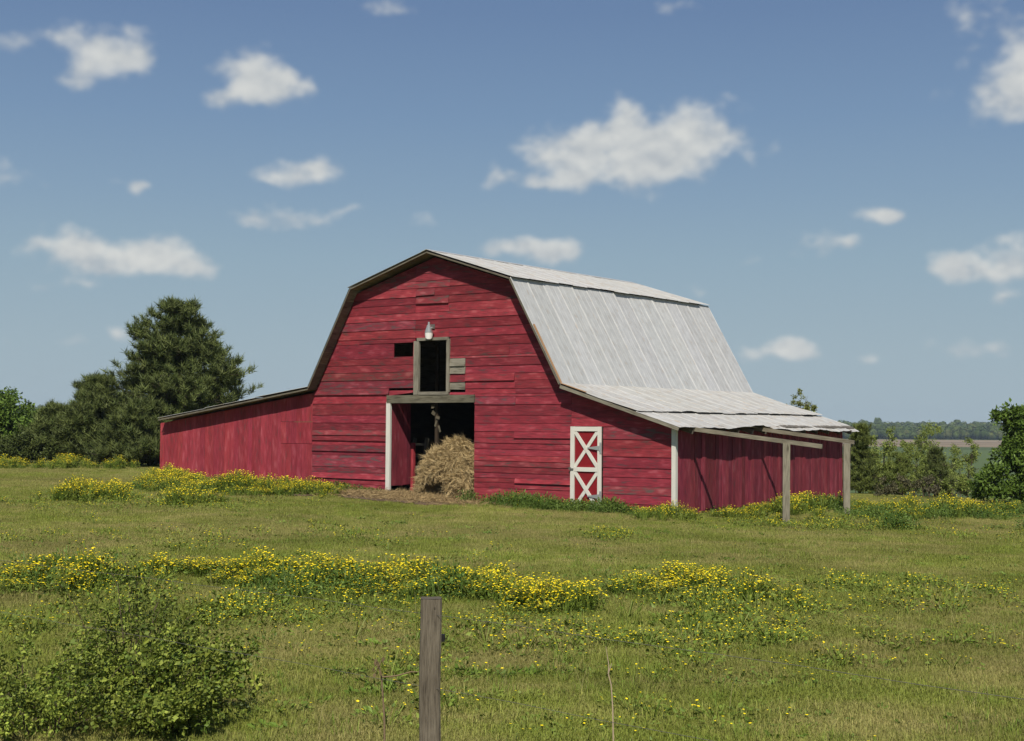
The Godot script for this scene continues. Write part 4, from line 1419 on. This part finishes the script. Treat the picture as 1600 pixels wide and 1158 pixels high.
	for k in 7:
		var p := world(-5.2 + k * 0.55, 0, -0.3)
		foot.append([p.x, p.z, 0.4, 0.3, 20])
	for k in 9:
		var p := world(7.5, 0, 0.6 + k)
		foot.append([p.x, p.z, 0.4, 0.5, 14])
	patch("wall_weeds", "low green weeds at the barn foot beside the doorway and along the right wall", "weeds", weed, foot, 0.4, 0.8, w0, w1)
	patch("pasture_weeds", "dark leafy weed clumps growing among the buttercups", "weeds", weed, [[-2.2, -17.6, 1.2, 0.7, 60], [-0.6, -17.5, 0.5, 0.6, 40], [-5.6, -18.2, 1.0, 0.8, 60], [2.5, -18.3, 0.5, 0.5, 30], [8.8, -34.6, 1.6, 1.4, 150], [7.9, -36.3, 0.5, 0.7, 60], [8.2, -30.9, 0.5, 0.4, 26], [-8.2, -38.6, 1.8, 1.2, 160], [11.5, -34.5, 1.8, 1.4, 110], [12.0, -30.5, 2.0, 0.8, 60]], 0.7, 1.3, w0, w1)

# ------------------------------------------------------------------ trees and shrubs

func make_trees() -> void:
	leaf_meshes = [leaf_cluster(9, 0.13, 0.12), leaf_cluster(10, 0.15, 0.10), leaf_cluster(8, 0.12, 0.13)]
	fine_meshes = [leaf_cluster(9, 0.10, 0.055, 0.45), leaf_cluster(10, 0.12, 0.05, 0.5)]
	bramble_meshes = [leaf_cluster(5, 0.04, 0.038, 0.7), leaf_cluster(4, 0.035, 0.052, 0.75)]
	needle_meshes = [needle_tuft(26, 0.22), needle_tuft(22, 0.25)]
	var p0 := Color(0.075, 0.105, 0.028)
	var p1 := Color(0.17, 0.205, 0.062)
	pine("pine_tree", "tall bushy pine with ragged crown behind the left lean-to", on_ground(-12.75, -55.0), 6.35, 0.10, func(k: float, sx: float) -> float:
		var l := 0.0
		if k > 0.62:
			l = 0.38 + (1.0 - k) * 3.9
		elif k > 0.40:
			l = 1.75 + (0.62 - k) * 3.6
		else:
			l = 2.3
		if sx > 0.4 and k > 0.25 and k < 0.55:
			l += 0.35
		return l, 16, 35, 1.15, p0, p1)
	pine("pine_tree", "lower rounded pine left of the tall pine", on_ground(-15.9, -56.0), 3.35, 0.05, func(k: float, _sx: float) -> float: return 0.35 + (1.0 - k) * 1.75, 9, 52, 1.15, p0, p1 * 1.05)
	pine("pine_tree", "small dark pine between the low pine and the lean-to corner", on_ground(-13.4, -52.4), 2.3, 0.05, func(k: float, _sx: float) -> float: return 0.4 + (1.0 - k) * 1.3, 7, 52, 1.1, p0 * 0.9, p1 * 0.9)
	pine("pine_tree", "small olive pine at the left end of the pine group", on_ground(-17.6, -56.5), 2.4, 0.05, func(k: float, _sx: float) -> float: return 0.3 + (1.0 - k) * 1.2, 7, 48, 1.1, p0 * 1.15, p1 * 1.1)
	var b0 := Color(0.075, 0.135, 0.018)
	var b1 := Color(0.145, 0.225, 0.038)
	leafy("broadleaf_tree", "bright green leafy tree cut by the left edge", "tree", "", on_ground(-20.6, -58.0), 0.10, [[Vector3(0.0, 1.9, 0), Vector3(1.5, 0.95, 1.2)], [Vector3(1.1, 1.3, 0.2), Vector3(1.0, 0.8, 1.0)], [Vector3(-1.0, 1.3, 0.3), Vector3(1.2, 1.0, 1.0)], [Vector3(0.4, 0.7, 0.9), Vector3(1.3, 0.7, 0.7)]], 2600, leaf_meshes, 1.1, b0, b1, 0.28)
	leafy("broadleaf_tree", "dark green leafy tree right of the leftmost tree, in front of the far wood", "tree", "", on_ground(-22.0, -68.0), 0.09, [[Vector3(0, 1.5, 0), Vector3(1.5, 0.8, 1.1)], [Vector3(1.5, 1.0, 0), Vector3(1.2, 0.8, 1.0)], [Vector3(2.6, 0.7, 0), Vector3(1.0, 0.7, 0.8)]], 1800, leaf_meshes, 1.15, b0 * 0.7, b1 * 0.7, 0.28)
	leafy("olive_shrub", "low olive shrub under the leftmost tree", "shrub", "", on_ground(-18.6, -55.5), 0.05, [[Vector3(0, 0.6, 0), Vector3(0.8, 0.6, 0.6)], [Vector3(0.9, 0.5, 0), Vector3(0.8, 0.5, 0.6)], [Vector3(-0.9, 0.6, 0.1), Vector3(0.9, 0.6, 0.6)]], 1300, leaf_meshes, 0.8, Color(0.06, 0.085, 0.02), Color(0.10, 0.125, 0.035), 0.3)
	# the big leafy tree at the right edge
	leafy("broadleaf_tree", "large bright green leafy tree cut by the right edge", "tree", "", on_ground(14.6, -40.0), 0.09, [[Vector3(0.2, 2.62, 0), Vector3(0.65, 0.7, 0.7)], [Vector3(-0.95, 2.45, 0.1), Vector3(0.38, 0.42, 0.4)], [Vector3(-0.45, 1.95, 0.3), Vector3(0.75, 0.6, 0.7)], [Vector3(-0.75, 1.2, 0.3), Vector3(0.85, 0.6, 0.7)], [Vector3(0.6, 1.5, 0.2), Vector3(1.1, 0.95, 0.9)], [Vector3(-1.55, 0.62, 0.3), Vector3(0.75, 0.45, 0.5)], [Vector3(-0.3, 0.55, 0.5), Vector3(1.0, 0.5, 0.7)], [Vector3(-0.5, 0.3, 0.7), Vector3(1.2, 0.32, 0.5)], [Vector3(1.2, 2.4, 0), Vector3(0.9, 0.9, 0.9)]], 3600, leaf_meshes, 0.95, b0 * 0.85, b1, 0.22)
	# a tree whose top shows over the barn's right roof
	leafy("sprigged_tree", "yellowish treetop of upright sprigs above the right lean-to roof", "tree", "", on_ground(12.3, -62.0), 0.06, [[Vector3(0.0, 4.2, 0), Vector3(0.13, 0.55, 0.13)], [Vector3(0.25, 4.05, 0), Vector3(0.13, 0.5, 0.13)], [Vector3(-0.28, 3.95, 0), Vector3(0.13, 0.45, 0.13)], [Vector3(0.5, 3.9, 0), Vector3(0.12, 0.4, 0.12)], [Vector3(-0.55, 3.75, 0), Vector3(0.12, 0.35, 0.12)], [Vector3(0.1, 3.4, 0), Vector3(0.6, 0.45, 0.5)], [Vector3(0.0, 2.6, 0), Vector3(0.7, 0.7, 0.6)]], 620, leaf_meshes, 0.6, Color(0.17, 0.20, 0.05), Color(0.28, 0.30, 0.09), 0.0)
	# brush beyond the ridge, one by one
	var o0 := Color(0.125, 0.17, 0.034)
	var o1 := Color(0.225, 0.27, 0.066)
	pine("cedar_tree", "dark olive cedar close behind the far support post", on_ground(11.15, -46.6), 2.15, 0.02, func(k: float, _sx: float) -> float: return 0.14 + (1.0 - k) * 0.42, 12, 46, 0.55, p0, o1)
	pine("cedar_tree", "slim dark green cedar sapling with a pointed top in the brush", on_ground(13.1, -45.0), 1.55, 0.03, func(k: float, _sx: float) -> float: return 0.06 + (1.0 - k) * 0.48, 9, 30, 0.5, p0 * 1.05, p1)
	pine("cedar_tree", "small green cedar sapling in the middle of the brush", on_ground(12.35, -46.2), 1.35, 0.03, func(k: float, _sx: float) -> float: return 0.10 + (1.0 - k) * 0.42, 8, 26, 0.5, o0, o1)
	var brush := [
		["thin sapling with a small olive crown reaching above the plowed field", 14.0, -52.0, 2.0, [[Vector3(0, 1.85, 0), Vector3(0.36, 0.3, 0.3)], [Vector3(0.05, 1.2, 0), Vector3(0.3, 0.4, 0.3)]], 170, o0, o1 * 1.15],
		["round olive crowned tree standing against the far wood", 17.2, -60.0, 3.0, [[Vector3(0, 3.0, 0), Vector3(0.62, 0.55, 0.5)], [Vector3(0.1, 2.2, 0), Vector3(0.55, 0.5, 0.5)], [Vector3(-0.1, 1.4, 0), Vector3(0.5, 0.5, 0.5)]], 480, o0 * 1.3, o1 * 1.3],
		["dull green shrub just right of the cedar behind the post", 12.1, -48.5, 1.2, [[Vector3(0, 0.8, 0), Vector3(0.45, 0.55, 0.4)], [Vector3(0.3, 0.4, 0.1), Vector3(0.45, 0.4, 0.4)]], 330, o0, o1],
		["pale olive shrub second from the cedar, twiggy and open", 13.0, -51.0, 1.4, [[Vector3(0, 0.95, 0), Vector3(0.5, 0.6, 0.4)], [Vector3(-0.4, 0.5, 0), Vector3(0.4, 0.45, 0.4)]], 260, o0 * 1.1, o1 * 1.2],
		["dense dark shrub left of the slim cedar sapling", 12.6, -44.6, 1.0, [[Vector3(0, 0.55, 0), Vector3(0.45, 0.4, 0.4)], [Vector3(0.35, 0.35, 0.1), Vector3(0.4, 0.35, 0.4)]], 300, o0 * 0.85, o1 * 0.9],
		["low brown green shrub at the field edge under the cedar saplings", 11.7, -43.6, 0.7, [[Vector3(0, 0.3, 0), Vector3(0.55, 0.3, 0.4)], [Vector3(-0.5, 0.28, 0), Vector3(0.4, 0.28, 0.4)]], 260, Color(0.085, 0.085, 0.04), Color(0.14, 0.13, 0.07)],
		["tall twiggy shrub right of the slim cedar sapling", 14.2, -48.0, 1.6, [[Vector3(0, 1.0, 0), Vector3(0.45, 0.65, 0.4)], [Vector3(0.4, 0.6, 0), Vector3(0.45, 0.5, 0.4)]], 240, o0, o1],
		["greyish shrub in the dip between the slim cedar and the right tree", 15.0, -50.0, 1.2, [[Vector3(0, 0.7, 0), Vector3(0.5, 0.5, 0.4)], [Vector3(0.6, 0.5, 0), Vector3(0.5, 0.45, 0.4)]], 260, Color(0.08, 0.09, 0.045), Color(0.13, 0.135, 0.07)],
		["bare branched sapling thinly leaved near the right tree", 16.9, -55.0, 2.2, [[Vector3(0, 1.7, 0), Vector3(0.4, 0.6, 0.3)], [Vector3(-0.2, 1.0, 0), Vector3(0.4, 0.5, 0.3)]], 70, o0 * 1.2, o1 * 1.2],
		["low green shrub at the field edge left of the right tree", 13.0, -43.0, 0.6, [[Vector3(0, 0.3, 0), Vector3(0.5, 0.28, 0.4)], [Vector3(0.5, 0.25, 0.1), Vector3(0.4, 0.25, 0.4)]], 260, o0, o1 * 1.1],
		["low grey brown brush patch in the middle of the field edge", 12.4, -43.3, 0.6, [[Vector3(0, 0.3, 0), Vector3(0.45, 0.3, 0.4)]], 170, Color(0.09, 0.085, 0.05), Color(0.15, 0.135, 0.085)],
		["olive shrub behind the two cedar saplings", 14.6, -54.5, 1.7, [[Vector3(0, 0.9, 0), Vector3(0.7, 0.7, 0.5)], [Vector3(-0.8, 0.8, 0), Vector3(0.6, 0.6, 0.5)]], 420, o0 * 1.1, o1 * 1.1],
		["broad dull shrub behind the cedar next to the barn corner", 13.0, -55.0, 1.6, [[Vector3(0, 1.0, 0), Vector3(0.7, 0.6, 0.5)], [Vector3(0.7, 0.7, 0), Vector3(0.6, 0.6, 0.5)]], 380, o0 * 1.1, o1 * 1.15],
	]
	for q: Array in [["airy olive shrub third from the barn corner, in the dip beyond the grass edge", 12.9, -46.8], ["thin yellowish shrub behind the slim cedar", 13.7, -47.2], ["open grey green shrub left of the thin olive sapling", 12.6, -50.2], ["light twiggy shrub between the thin olive sapling and the round olive tree", 14.9, -53.0], ["dull olive shrub nearest the right leafy tree", 14.3, -45.8], ["tall airy shrub behind the right edge of the brush", 15.9, -52.5], ["narrow olive shrub beside the dark cedar", 11.9, -46.6]]:
		var t := rf(0.9, 1.3)
		var hi := rf(0.9, 1.25)
		brush.append([q[0], q[1], q[2], 1.6, [[Vector3(0, hi, 0), Vector3(0.42, 0.55, 0.4)], [Vector3(rf(-0.4, 0.4), hi * 0.55, 0.1), Vector3(0.5, 0.5, 0.4)], [Vector3(rf(-0.3, 0.3), hi * 1.5, 0), Vector3(0.22, 0.4, 0.2)]], 300, o0 * t, o1 * t])
	for q: Array in brush:
		leafy("brush_shrub", q[0], "shrub", "brush beyond the pasture edge on the right", on_ground(q[1], q[2]), 0.022, q[4], q[5], leaf_meshes, 0.5, q[6], q[7], 0.25, Color(1.3, 1.2, 1.1))
	# brambles in the near left corner
	var d0 := Color(0.09, 0.145, 0.02)
	var d1 := Color(0.29, 0.34, 0.055)
	bramble("dense dark bramble bush with larger leaves right of the near left thicket", on_ground(-2.62, -10.9), 34, 0.62, 0.66, 0.95, d0, d1)
	bramble("tall loose bramble thicket with thin brown stems in the near left", on_ground(-3.05, -12.0), 32, 0.75, 1.06, 0.7, d0 * 1.1, d1)
	bramble("low spreading bramble at the left edge behind the bottom corner one", on_ground(-3.9, -11.6), 20, 0.7, 0.45, 0.7, d0 * 1.15, d1 * 1.05)
	bramble("low yellowish bramble in the bottom left corner", on_ground(-3.2, -10.1), 22, 0.65, 0.5, 0.75, d0 * 1.2, d1 * 1.1)
	bramble("small dark bramble at the bottom between the corner one and the fence post", on_ground(-2.35, -10.0), 20, 0.42, 0.42, 0.9, d0, d1)

func bramble(label: String, at: Vector3, canes: int, reach: float, high: float, size: float, c0: Color, c1: Color) -> void:
	var o := base("bramble_bush", at, label, "bush")
	var wd := MB.new()
	var xf: Array = [[], []]
	var cc: Array = [PackedColorArray(), PackedColorArray()]
	for i in canes:
		var an := rf(0, TAU)
		var out := reach * sqrt(rng.randf())
		var foot := Vector3(cos(an), 0, sin(an)) * out * 0.5
		var top := Vector3(cos(an), 0, sin(an)) * out * 0.85 + Vector3(0, high * rf(0.55, 1.1) * (1.0 - 0.45 * pow(out / reach, 2.0)), 0)
		var end := Vector3(cos(an), 0, sin(an)) * (out * 1.15 + 0.12) + Vector3(rf(-0.1, 0.1), top.y * rf(0.5, 1.05), rf(-0.1, 0.1))
		var pts: Array = []
		for k in 9:
			var t := k / 8.0
			pts.append(foot.lerp(top, t).lerp(top.lerp(end, t), t) + rdir() * 0.012)
		wd.tube(pts, taper(0.006, 0.0018, 8), 5, Color(1.5, 1.05, 0.8))
		var tint := rf(0.55, 1.2)
		for k in 52:
			var t := pow(rng.randf(), 0.75)
			var p := foot.lerp(top, t).lerp(top.lerp(end, t), t)
			p += rdir() * pow(rng.randf(), 0.5) * 0.13
			if p.y < 0.02:
				continue
			var w := rng.randi() % 2
			xf[w].append(Transform3D(Basis(rdir(), rf(-0.9, 0.9)).scaled(Vector3.ONE * size * rf(0.4, 1.35)), p))
			cc[w].append(rcol(c0, c1, 0.3) * tint)
	put("stem", wd.mesh(), mats["bark"], o)
	for i in 2:
		scatter("foliage", bramble_meshes[i], xf[i], cc[i], o)

func make_forest() -> void:
	# far wood: crowns of broken leafy blobs, too many to count
	var blobs: Array = []
	for k in 3:
		var b := MB.new()
		for i in 150:
			var d := rdir()
			var p := d * Vector3(3.6, 4.2, 3.6) * rf(0.65, 1.0) + Vector3(0, 5.2, 0)
			p += Vector3(1, 1, 1) * 0.8 * fbm.get_noise_3d(p.x * 30.0 + k * 90.0, p.y * 30.0, p.z * 30.0)
			var a := d.cross(rdir()).normalized() * rf(0.7, 1.3)
			var s := d.cross(a).normalized() * rf(0.7, 1.3)
			var k2 := rf(0.7, 1.0)
			var z := Vector2.ZERO
			b.quad(p - a, p + s, p + a, p - s, d, z, z, z, z, Color(k2, k2, k2))
		var m := b.mesh()
		m.surface_set_material(0, mats["far_leaf"])
		blobs.append(m)
	var xf: Array = [[], [], []]
	var cc: Array = [PackedColorArray(), PackedColorArray(), PackedColorArray()]
	for i in 11000:
		var d := 1162.0 + 700.0 * pow(rng.randf(), 1.6)
		var x := rf(-0.47, 0.47) * d
		var s := rf(0.6, 1.15)
		if rng.randf() < 0.04:
			s *= 1.3
		var w := i % 3
		xf[w].append(Transform3D(Basis(Vector3.UP, rf(0, TAU)).scaled(Vector3(s, s * rf(0.85, 1.2), s)), on_ground(x, -d, -0.8)))
		var c := rcol(Color(0.045, 0.075, 0.02), Color(0.10, 0.135, 0.035), 0.25)
		if rng.randf() < 0.2:
			c = rcol(Color(0.10, 0.115, 0.03), Color(0.12, 0.14, 0.05), 0.2)
		cc[w].append(c)
	# a nearer wood on the left, behind the pines
	for i in 700:
		var d := 260.0 + 60.0 * rng.randf()
		var x := rf(-0.52, -0.10) * d
		var w := i % 3
		var s := rf(0.75, 1.1)
		xf[w].append(Transform3D(Basis(Vector3.UP, rf(0, TAU)).scaled(Vector3(s, s, s)), on_ground(x, -d, -0.5)))
		cc[w].append(rcol(Color(0.035, 0.075, 0.016), Color(0.075, 0.12, 0.03), 0.2))
	var o := mass("far_wood", "hazy green wood along the horizon beyond the fields", "wood")
	for w in 3:
		scatter("tree_crown", blobs[w], xf[w], cc[w], o)

# ------------------------------------------------------------------ the near fence and dry stalks

func make_fence() -> void:
	var at := on_ground(-0.462, -8.5)
	var o := base("fence_post", at, "weathered square fence post in the foreground with a black insulator", "fence post")
	o.rotation.y = 0.09
	var top := 0.755 - at.y
	var b := MB.new()
	var r := 0.0605
	var cuts := 7
	for i in cuts:
		var y0 := lerpf(-0.25, top, float(i) / cuts)
		var y1 := lerpf(-0.25, top, float(i + 1) / cuts)
		var ring := [Vector2(-r, -r + 0.012), Vector2(-r + 0.012, -r), Vector2(r - 0.012, -r), Vector2(r, -r + 0.012), Vector2(r, r - 0.012), Vector2(r - 0.012, r), Vector2(-r + 0.012, r), Vector2(-r, r - 0.012)]
		for k in 8:
			var a: Vector2 = ring[k]
			var e: Vector2 = ring[(k + 1) % 8]
			var w0 := 0.003 * sin(y0 * 7.0)
			var w1 := 0.003 * sin(y1 * 7.0)
			var nn := Vector3(a.x + e.x, 0, a.y + e.y).normalized()
			var side := k * 0.05
			b.quad(Vector3(a.x + w0, y0, a.y), Vector3(e.x + w0, y0, e.y), Vector3(e.x + w1, y1, e.y), Vector3(a.x + w1, y1, a.y), nn, Vector2(y0 * 0.8, side), Vector2(y0 * 0.8, side + (e - a).length() * 1.6), Vector2(y1 * 0.8, side + (e - a).length() * 1.6), Vector2(y1 * 0.8, side), Color(1.0, 0.97, 0.92))
		if i == cuts - 1:
			for k in range(1, 7):
				b.tri(Vector3(ring[0].x, y1, ring[0].y), Vector3(ring[k].x, y1 + 0.004, ring[k].y), Vector3(ring[k + 1].x, y1, ring[k + 1].y), Vector3.UP, Vector2.ZERO, Vector2(0.02, 0), Vector2(0.02, 0.02), Color(0.62, 0.6, 0.55))
	part("timber", o, b, "post_wood")
	var q := MB.new()
	q.box(Vector3(0.0615, top - 0.245, 0.005), Vector3(0.082, top - 0.205, 0.045))
	q.tube([Vector3(0.06, top - 0.225, 0.025), Vector3(0.085, top - 0.225, 0.025)], [0.012, 0.012], 8)
	part("insulator", o, q, "black_plastic")
	var nl := MB.new()
	nl.tube([Vector3(0.02, top - 0.05, 0.058), Vector3(0.02, top - 0.05, 0.064)], [0.005, 0.005], 8)
	part("nail", o, nl, "iron")
	# two strands of wire along the fence line
	for k in 2:
		var w := MB.new()
		var h := 0.665 - k * 0.42
		var pts: Array = []
		var rad: Array = []
		for i in 25:
			var t := (i - 12) / 12.0
			pts.append(Vector3(-0.40 + t * 5.2, h - 0.02 * (1.0 - cos(t * PI)) + 0.004 * sin(i * 2.1), -8.42 + t * 4.9))
			rad.append(0.0014)
		w.tube(pts, rad, 5, Color.WHITE)
		var wn := put("fence_wire", w.mesh(), mats["iron"])
		tag(wn, ["upper thin fence wire running past the top of the foreground post", "lower thin fence wire running past the foreground post"][k], "wire", "wires of the foreground fence")
	# dry stalk
	var s := on_ground(0.63, -8.8)
	var st := MB.new()
	var h := 0.44 - s.y
	st.tube([Vector3(0.0, -0.05, 0), Vector3(-0.012, h * 0.55, 0), Vector3(-0.022, h * 0.72, 0), Vector3(-0.04, h * 0.80, 0.01), Vector3(-0.036, h * 0.86, 0), Vector3(-0.055, h, 0)], [0.005, 0.0045, 0.004, 0.0035, 0.003, 0.0015], 6, Color(0.42, 0.33, 0.23))
	st.tube([Vector3(-0.04, h * 0.80, 0.01), Vector3(-0.02, h * 0.88, 0.02)], [0.005, 0.002], 5, Color(0.42, 0.33, 0.23))
	var so := put("dry_stalk", st.mesh(), mats["stem"])
	so.position = s
	tag(so, "single crooked dry stalk standing right of the fence post", "stalk")
	# dead weed left of the post
	var g := on_ground(-0.75, -8.9)
	var dw := MB.new()
	var c := Color(0.20, 0.145, 0.09)
	var hh := 0.24 - g.y
	dw.tube([Vector3(0, -0.05, 0), Vector3(-0.01, hh * 0.6, 0), Vector3(-0.03, hh, 0), Vector3(-0.055, hh + 0.07, 0)], [0.007, 0.006, 0.005, 0.003], 6, c)
	dw.tube([Vector3(-0.03, hh - 0.01, 0), Vector3(0.06, hh + 0.0, 0.01), Vector3(0.15, hh + 0.025, 0.01), Vector3(0.20, hh + 0.024, 0)], [0.005, 0.005, 0.004, 0.002], 5, c)
	for k in 9:
		var p := Vector3(-0.045, hh + 0.05, 0)
		var e := p + Vector3(rf(-0.05, 0.03), rf(-0.05, 0.06), rf(-0.04, 0.04))
		dw.tube([p, p.lerp(e, 0.5) + Vector3(0, 0.015, 0), e], [0.003, 0.002, 0.001], 4, c)
		var z := Vector2.ZERO
		var s2 := rdir() * 0.012
		dw.quad(e - s2, e + Vector3(0, 0.012, 0), e + s2, e - Vector3(0, 0.02, 0), Vector3.ZERO, z, z, z, z, Color(0.17, 0.125, 0.07))
	var wo := put("dead_weed", dw.mesh(), mats["stem"])
	wo.position = g
	tag(wo, "withered brown weed with a side twig just left of the fence post", "weed")

# ------------------------------------------------------------------

func _ready() -> void:
	rng.seed = 7
	fbm.seed = 5
	fbm.frequency = 0.01
	fbm.noise_type = FastNoiseLite.TYPE_SIMPLEX_SMOOTH
	fbm.fractal_octaves = 4
	for l in "-10.5 -43.7 0.10;-8.0 -41.8 0.12;-5.5 -39.9 0.10;-3.2 -38.3 0.02;-1.0 -36.6 -0.12;1.5 -34.8 -0.20;3.7 -33.2 -0.20;9.2 -40.7 -0.20;6.4 -36.9 -0.18;6.0 -31.9 -0.36;8.1 -35.2 -0.29;-5.2 -50.9 0.20;0.7 -41.0 -0.02;3.6 -45.0 0.00;6.3 -48.7 -0.20;0.0 -10.0 -0.36;-4.0 -10.0 -0.36;4.0 -10.0 -0.38;0.0 -5.0 -0.50;-5.0 -20.0 -0.20;4.0 -20.0 -0.30;0.0 -20.0 -0.25;-9.0 -32.0 -0.02;10.0 -29.0 -0.38;11.4 -40.0 -0.25;17.0 -37.0 -0.28;-14.0 -50.0 0.27;-22.0 -52.0 0.30;-18.0 -40.0 0.15;16.0 -26.0 -0.40;8.0 -10.0 -0.40;-8.0 -10.0 -0.36;-12.0 -22.0 -0.15".split(";"):
		var q := l.split_floats(" ")
		ctl.append(Vector3(q[0], q[2], q[1]))

	var cam := Camera3D.new()
	cam.name = "camera"
	cam.position = Vector3(0, 1.75, 0)
	cam.rotation = Vector3(deg_to_rad(2.243), 0, deg_to_rad(0.403))
	cam.fov = 28.57
	cam.near = 0.1
	cam.far = 6000.0
	add_child(cam)
	cam.current = true

	var env := Environment.new()
	env.background_mode = Environment.BG_SKY
	var sky := Sky.new()
	sky.sky_material = make_sky()
	env.sky = sky
	env.background_energy_multiplier = 0.9
	env.tonemap_mode = Environment.TONE_MAPPER_LINEAR
	env.tonemap_exposure = 1.15
	env.sdfgi_enabled = true
	env.ssao_enabled = true
	env.ssil_enabled = true
	env.fog_enabled = true
	env.fog_density = 0.00015
	env.fog_light_color = Color(0.80, 0.88, 0.95)
	var we := WorldEnvironment.new()
	we.name = "world_environment"
	we.environment = env
	add_child(we)

	var sun := DirectionalLight3D.new()
	sun.name = "sun"
	sun.light_energy = 1.35
	sun.light_color = Color(1.0, 0.965, 0.91)
	sun.light_angular_distance = 0.53
	sun.shadow_enabled = true
	add_child(sun)
	sun.look_at_from_position(Vector3.ZERO, -Vector3(-0.111, 1.3, 1.16), Vector3.UP)

	make_materials()
	make_land()
	make_barn()
	make_trees()
	make_forest()
	make_posts()
	make_lamp()
	make_hay()
	make_flowers()
	make_grass()
	make_fence()
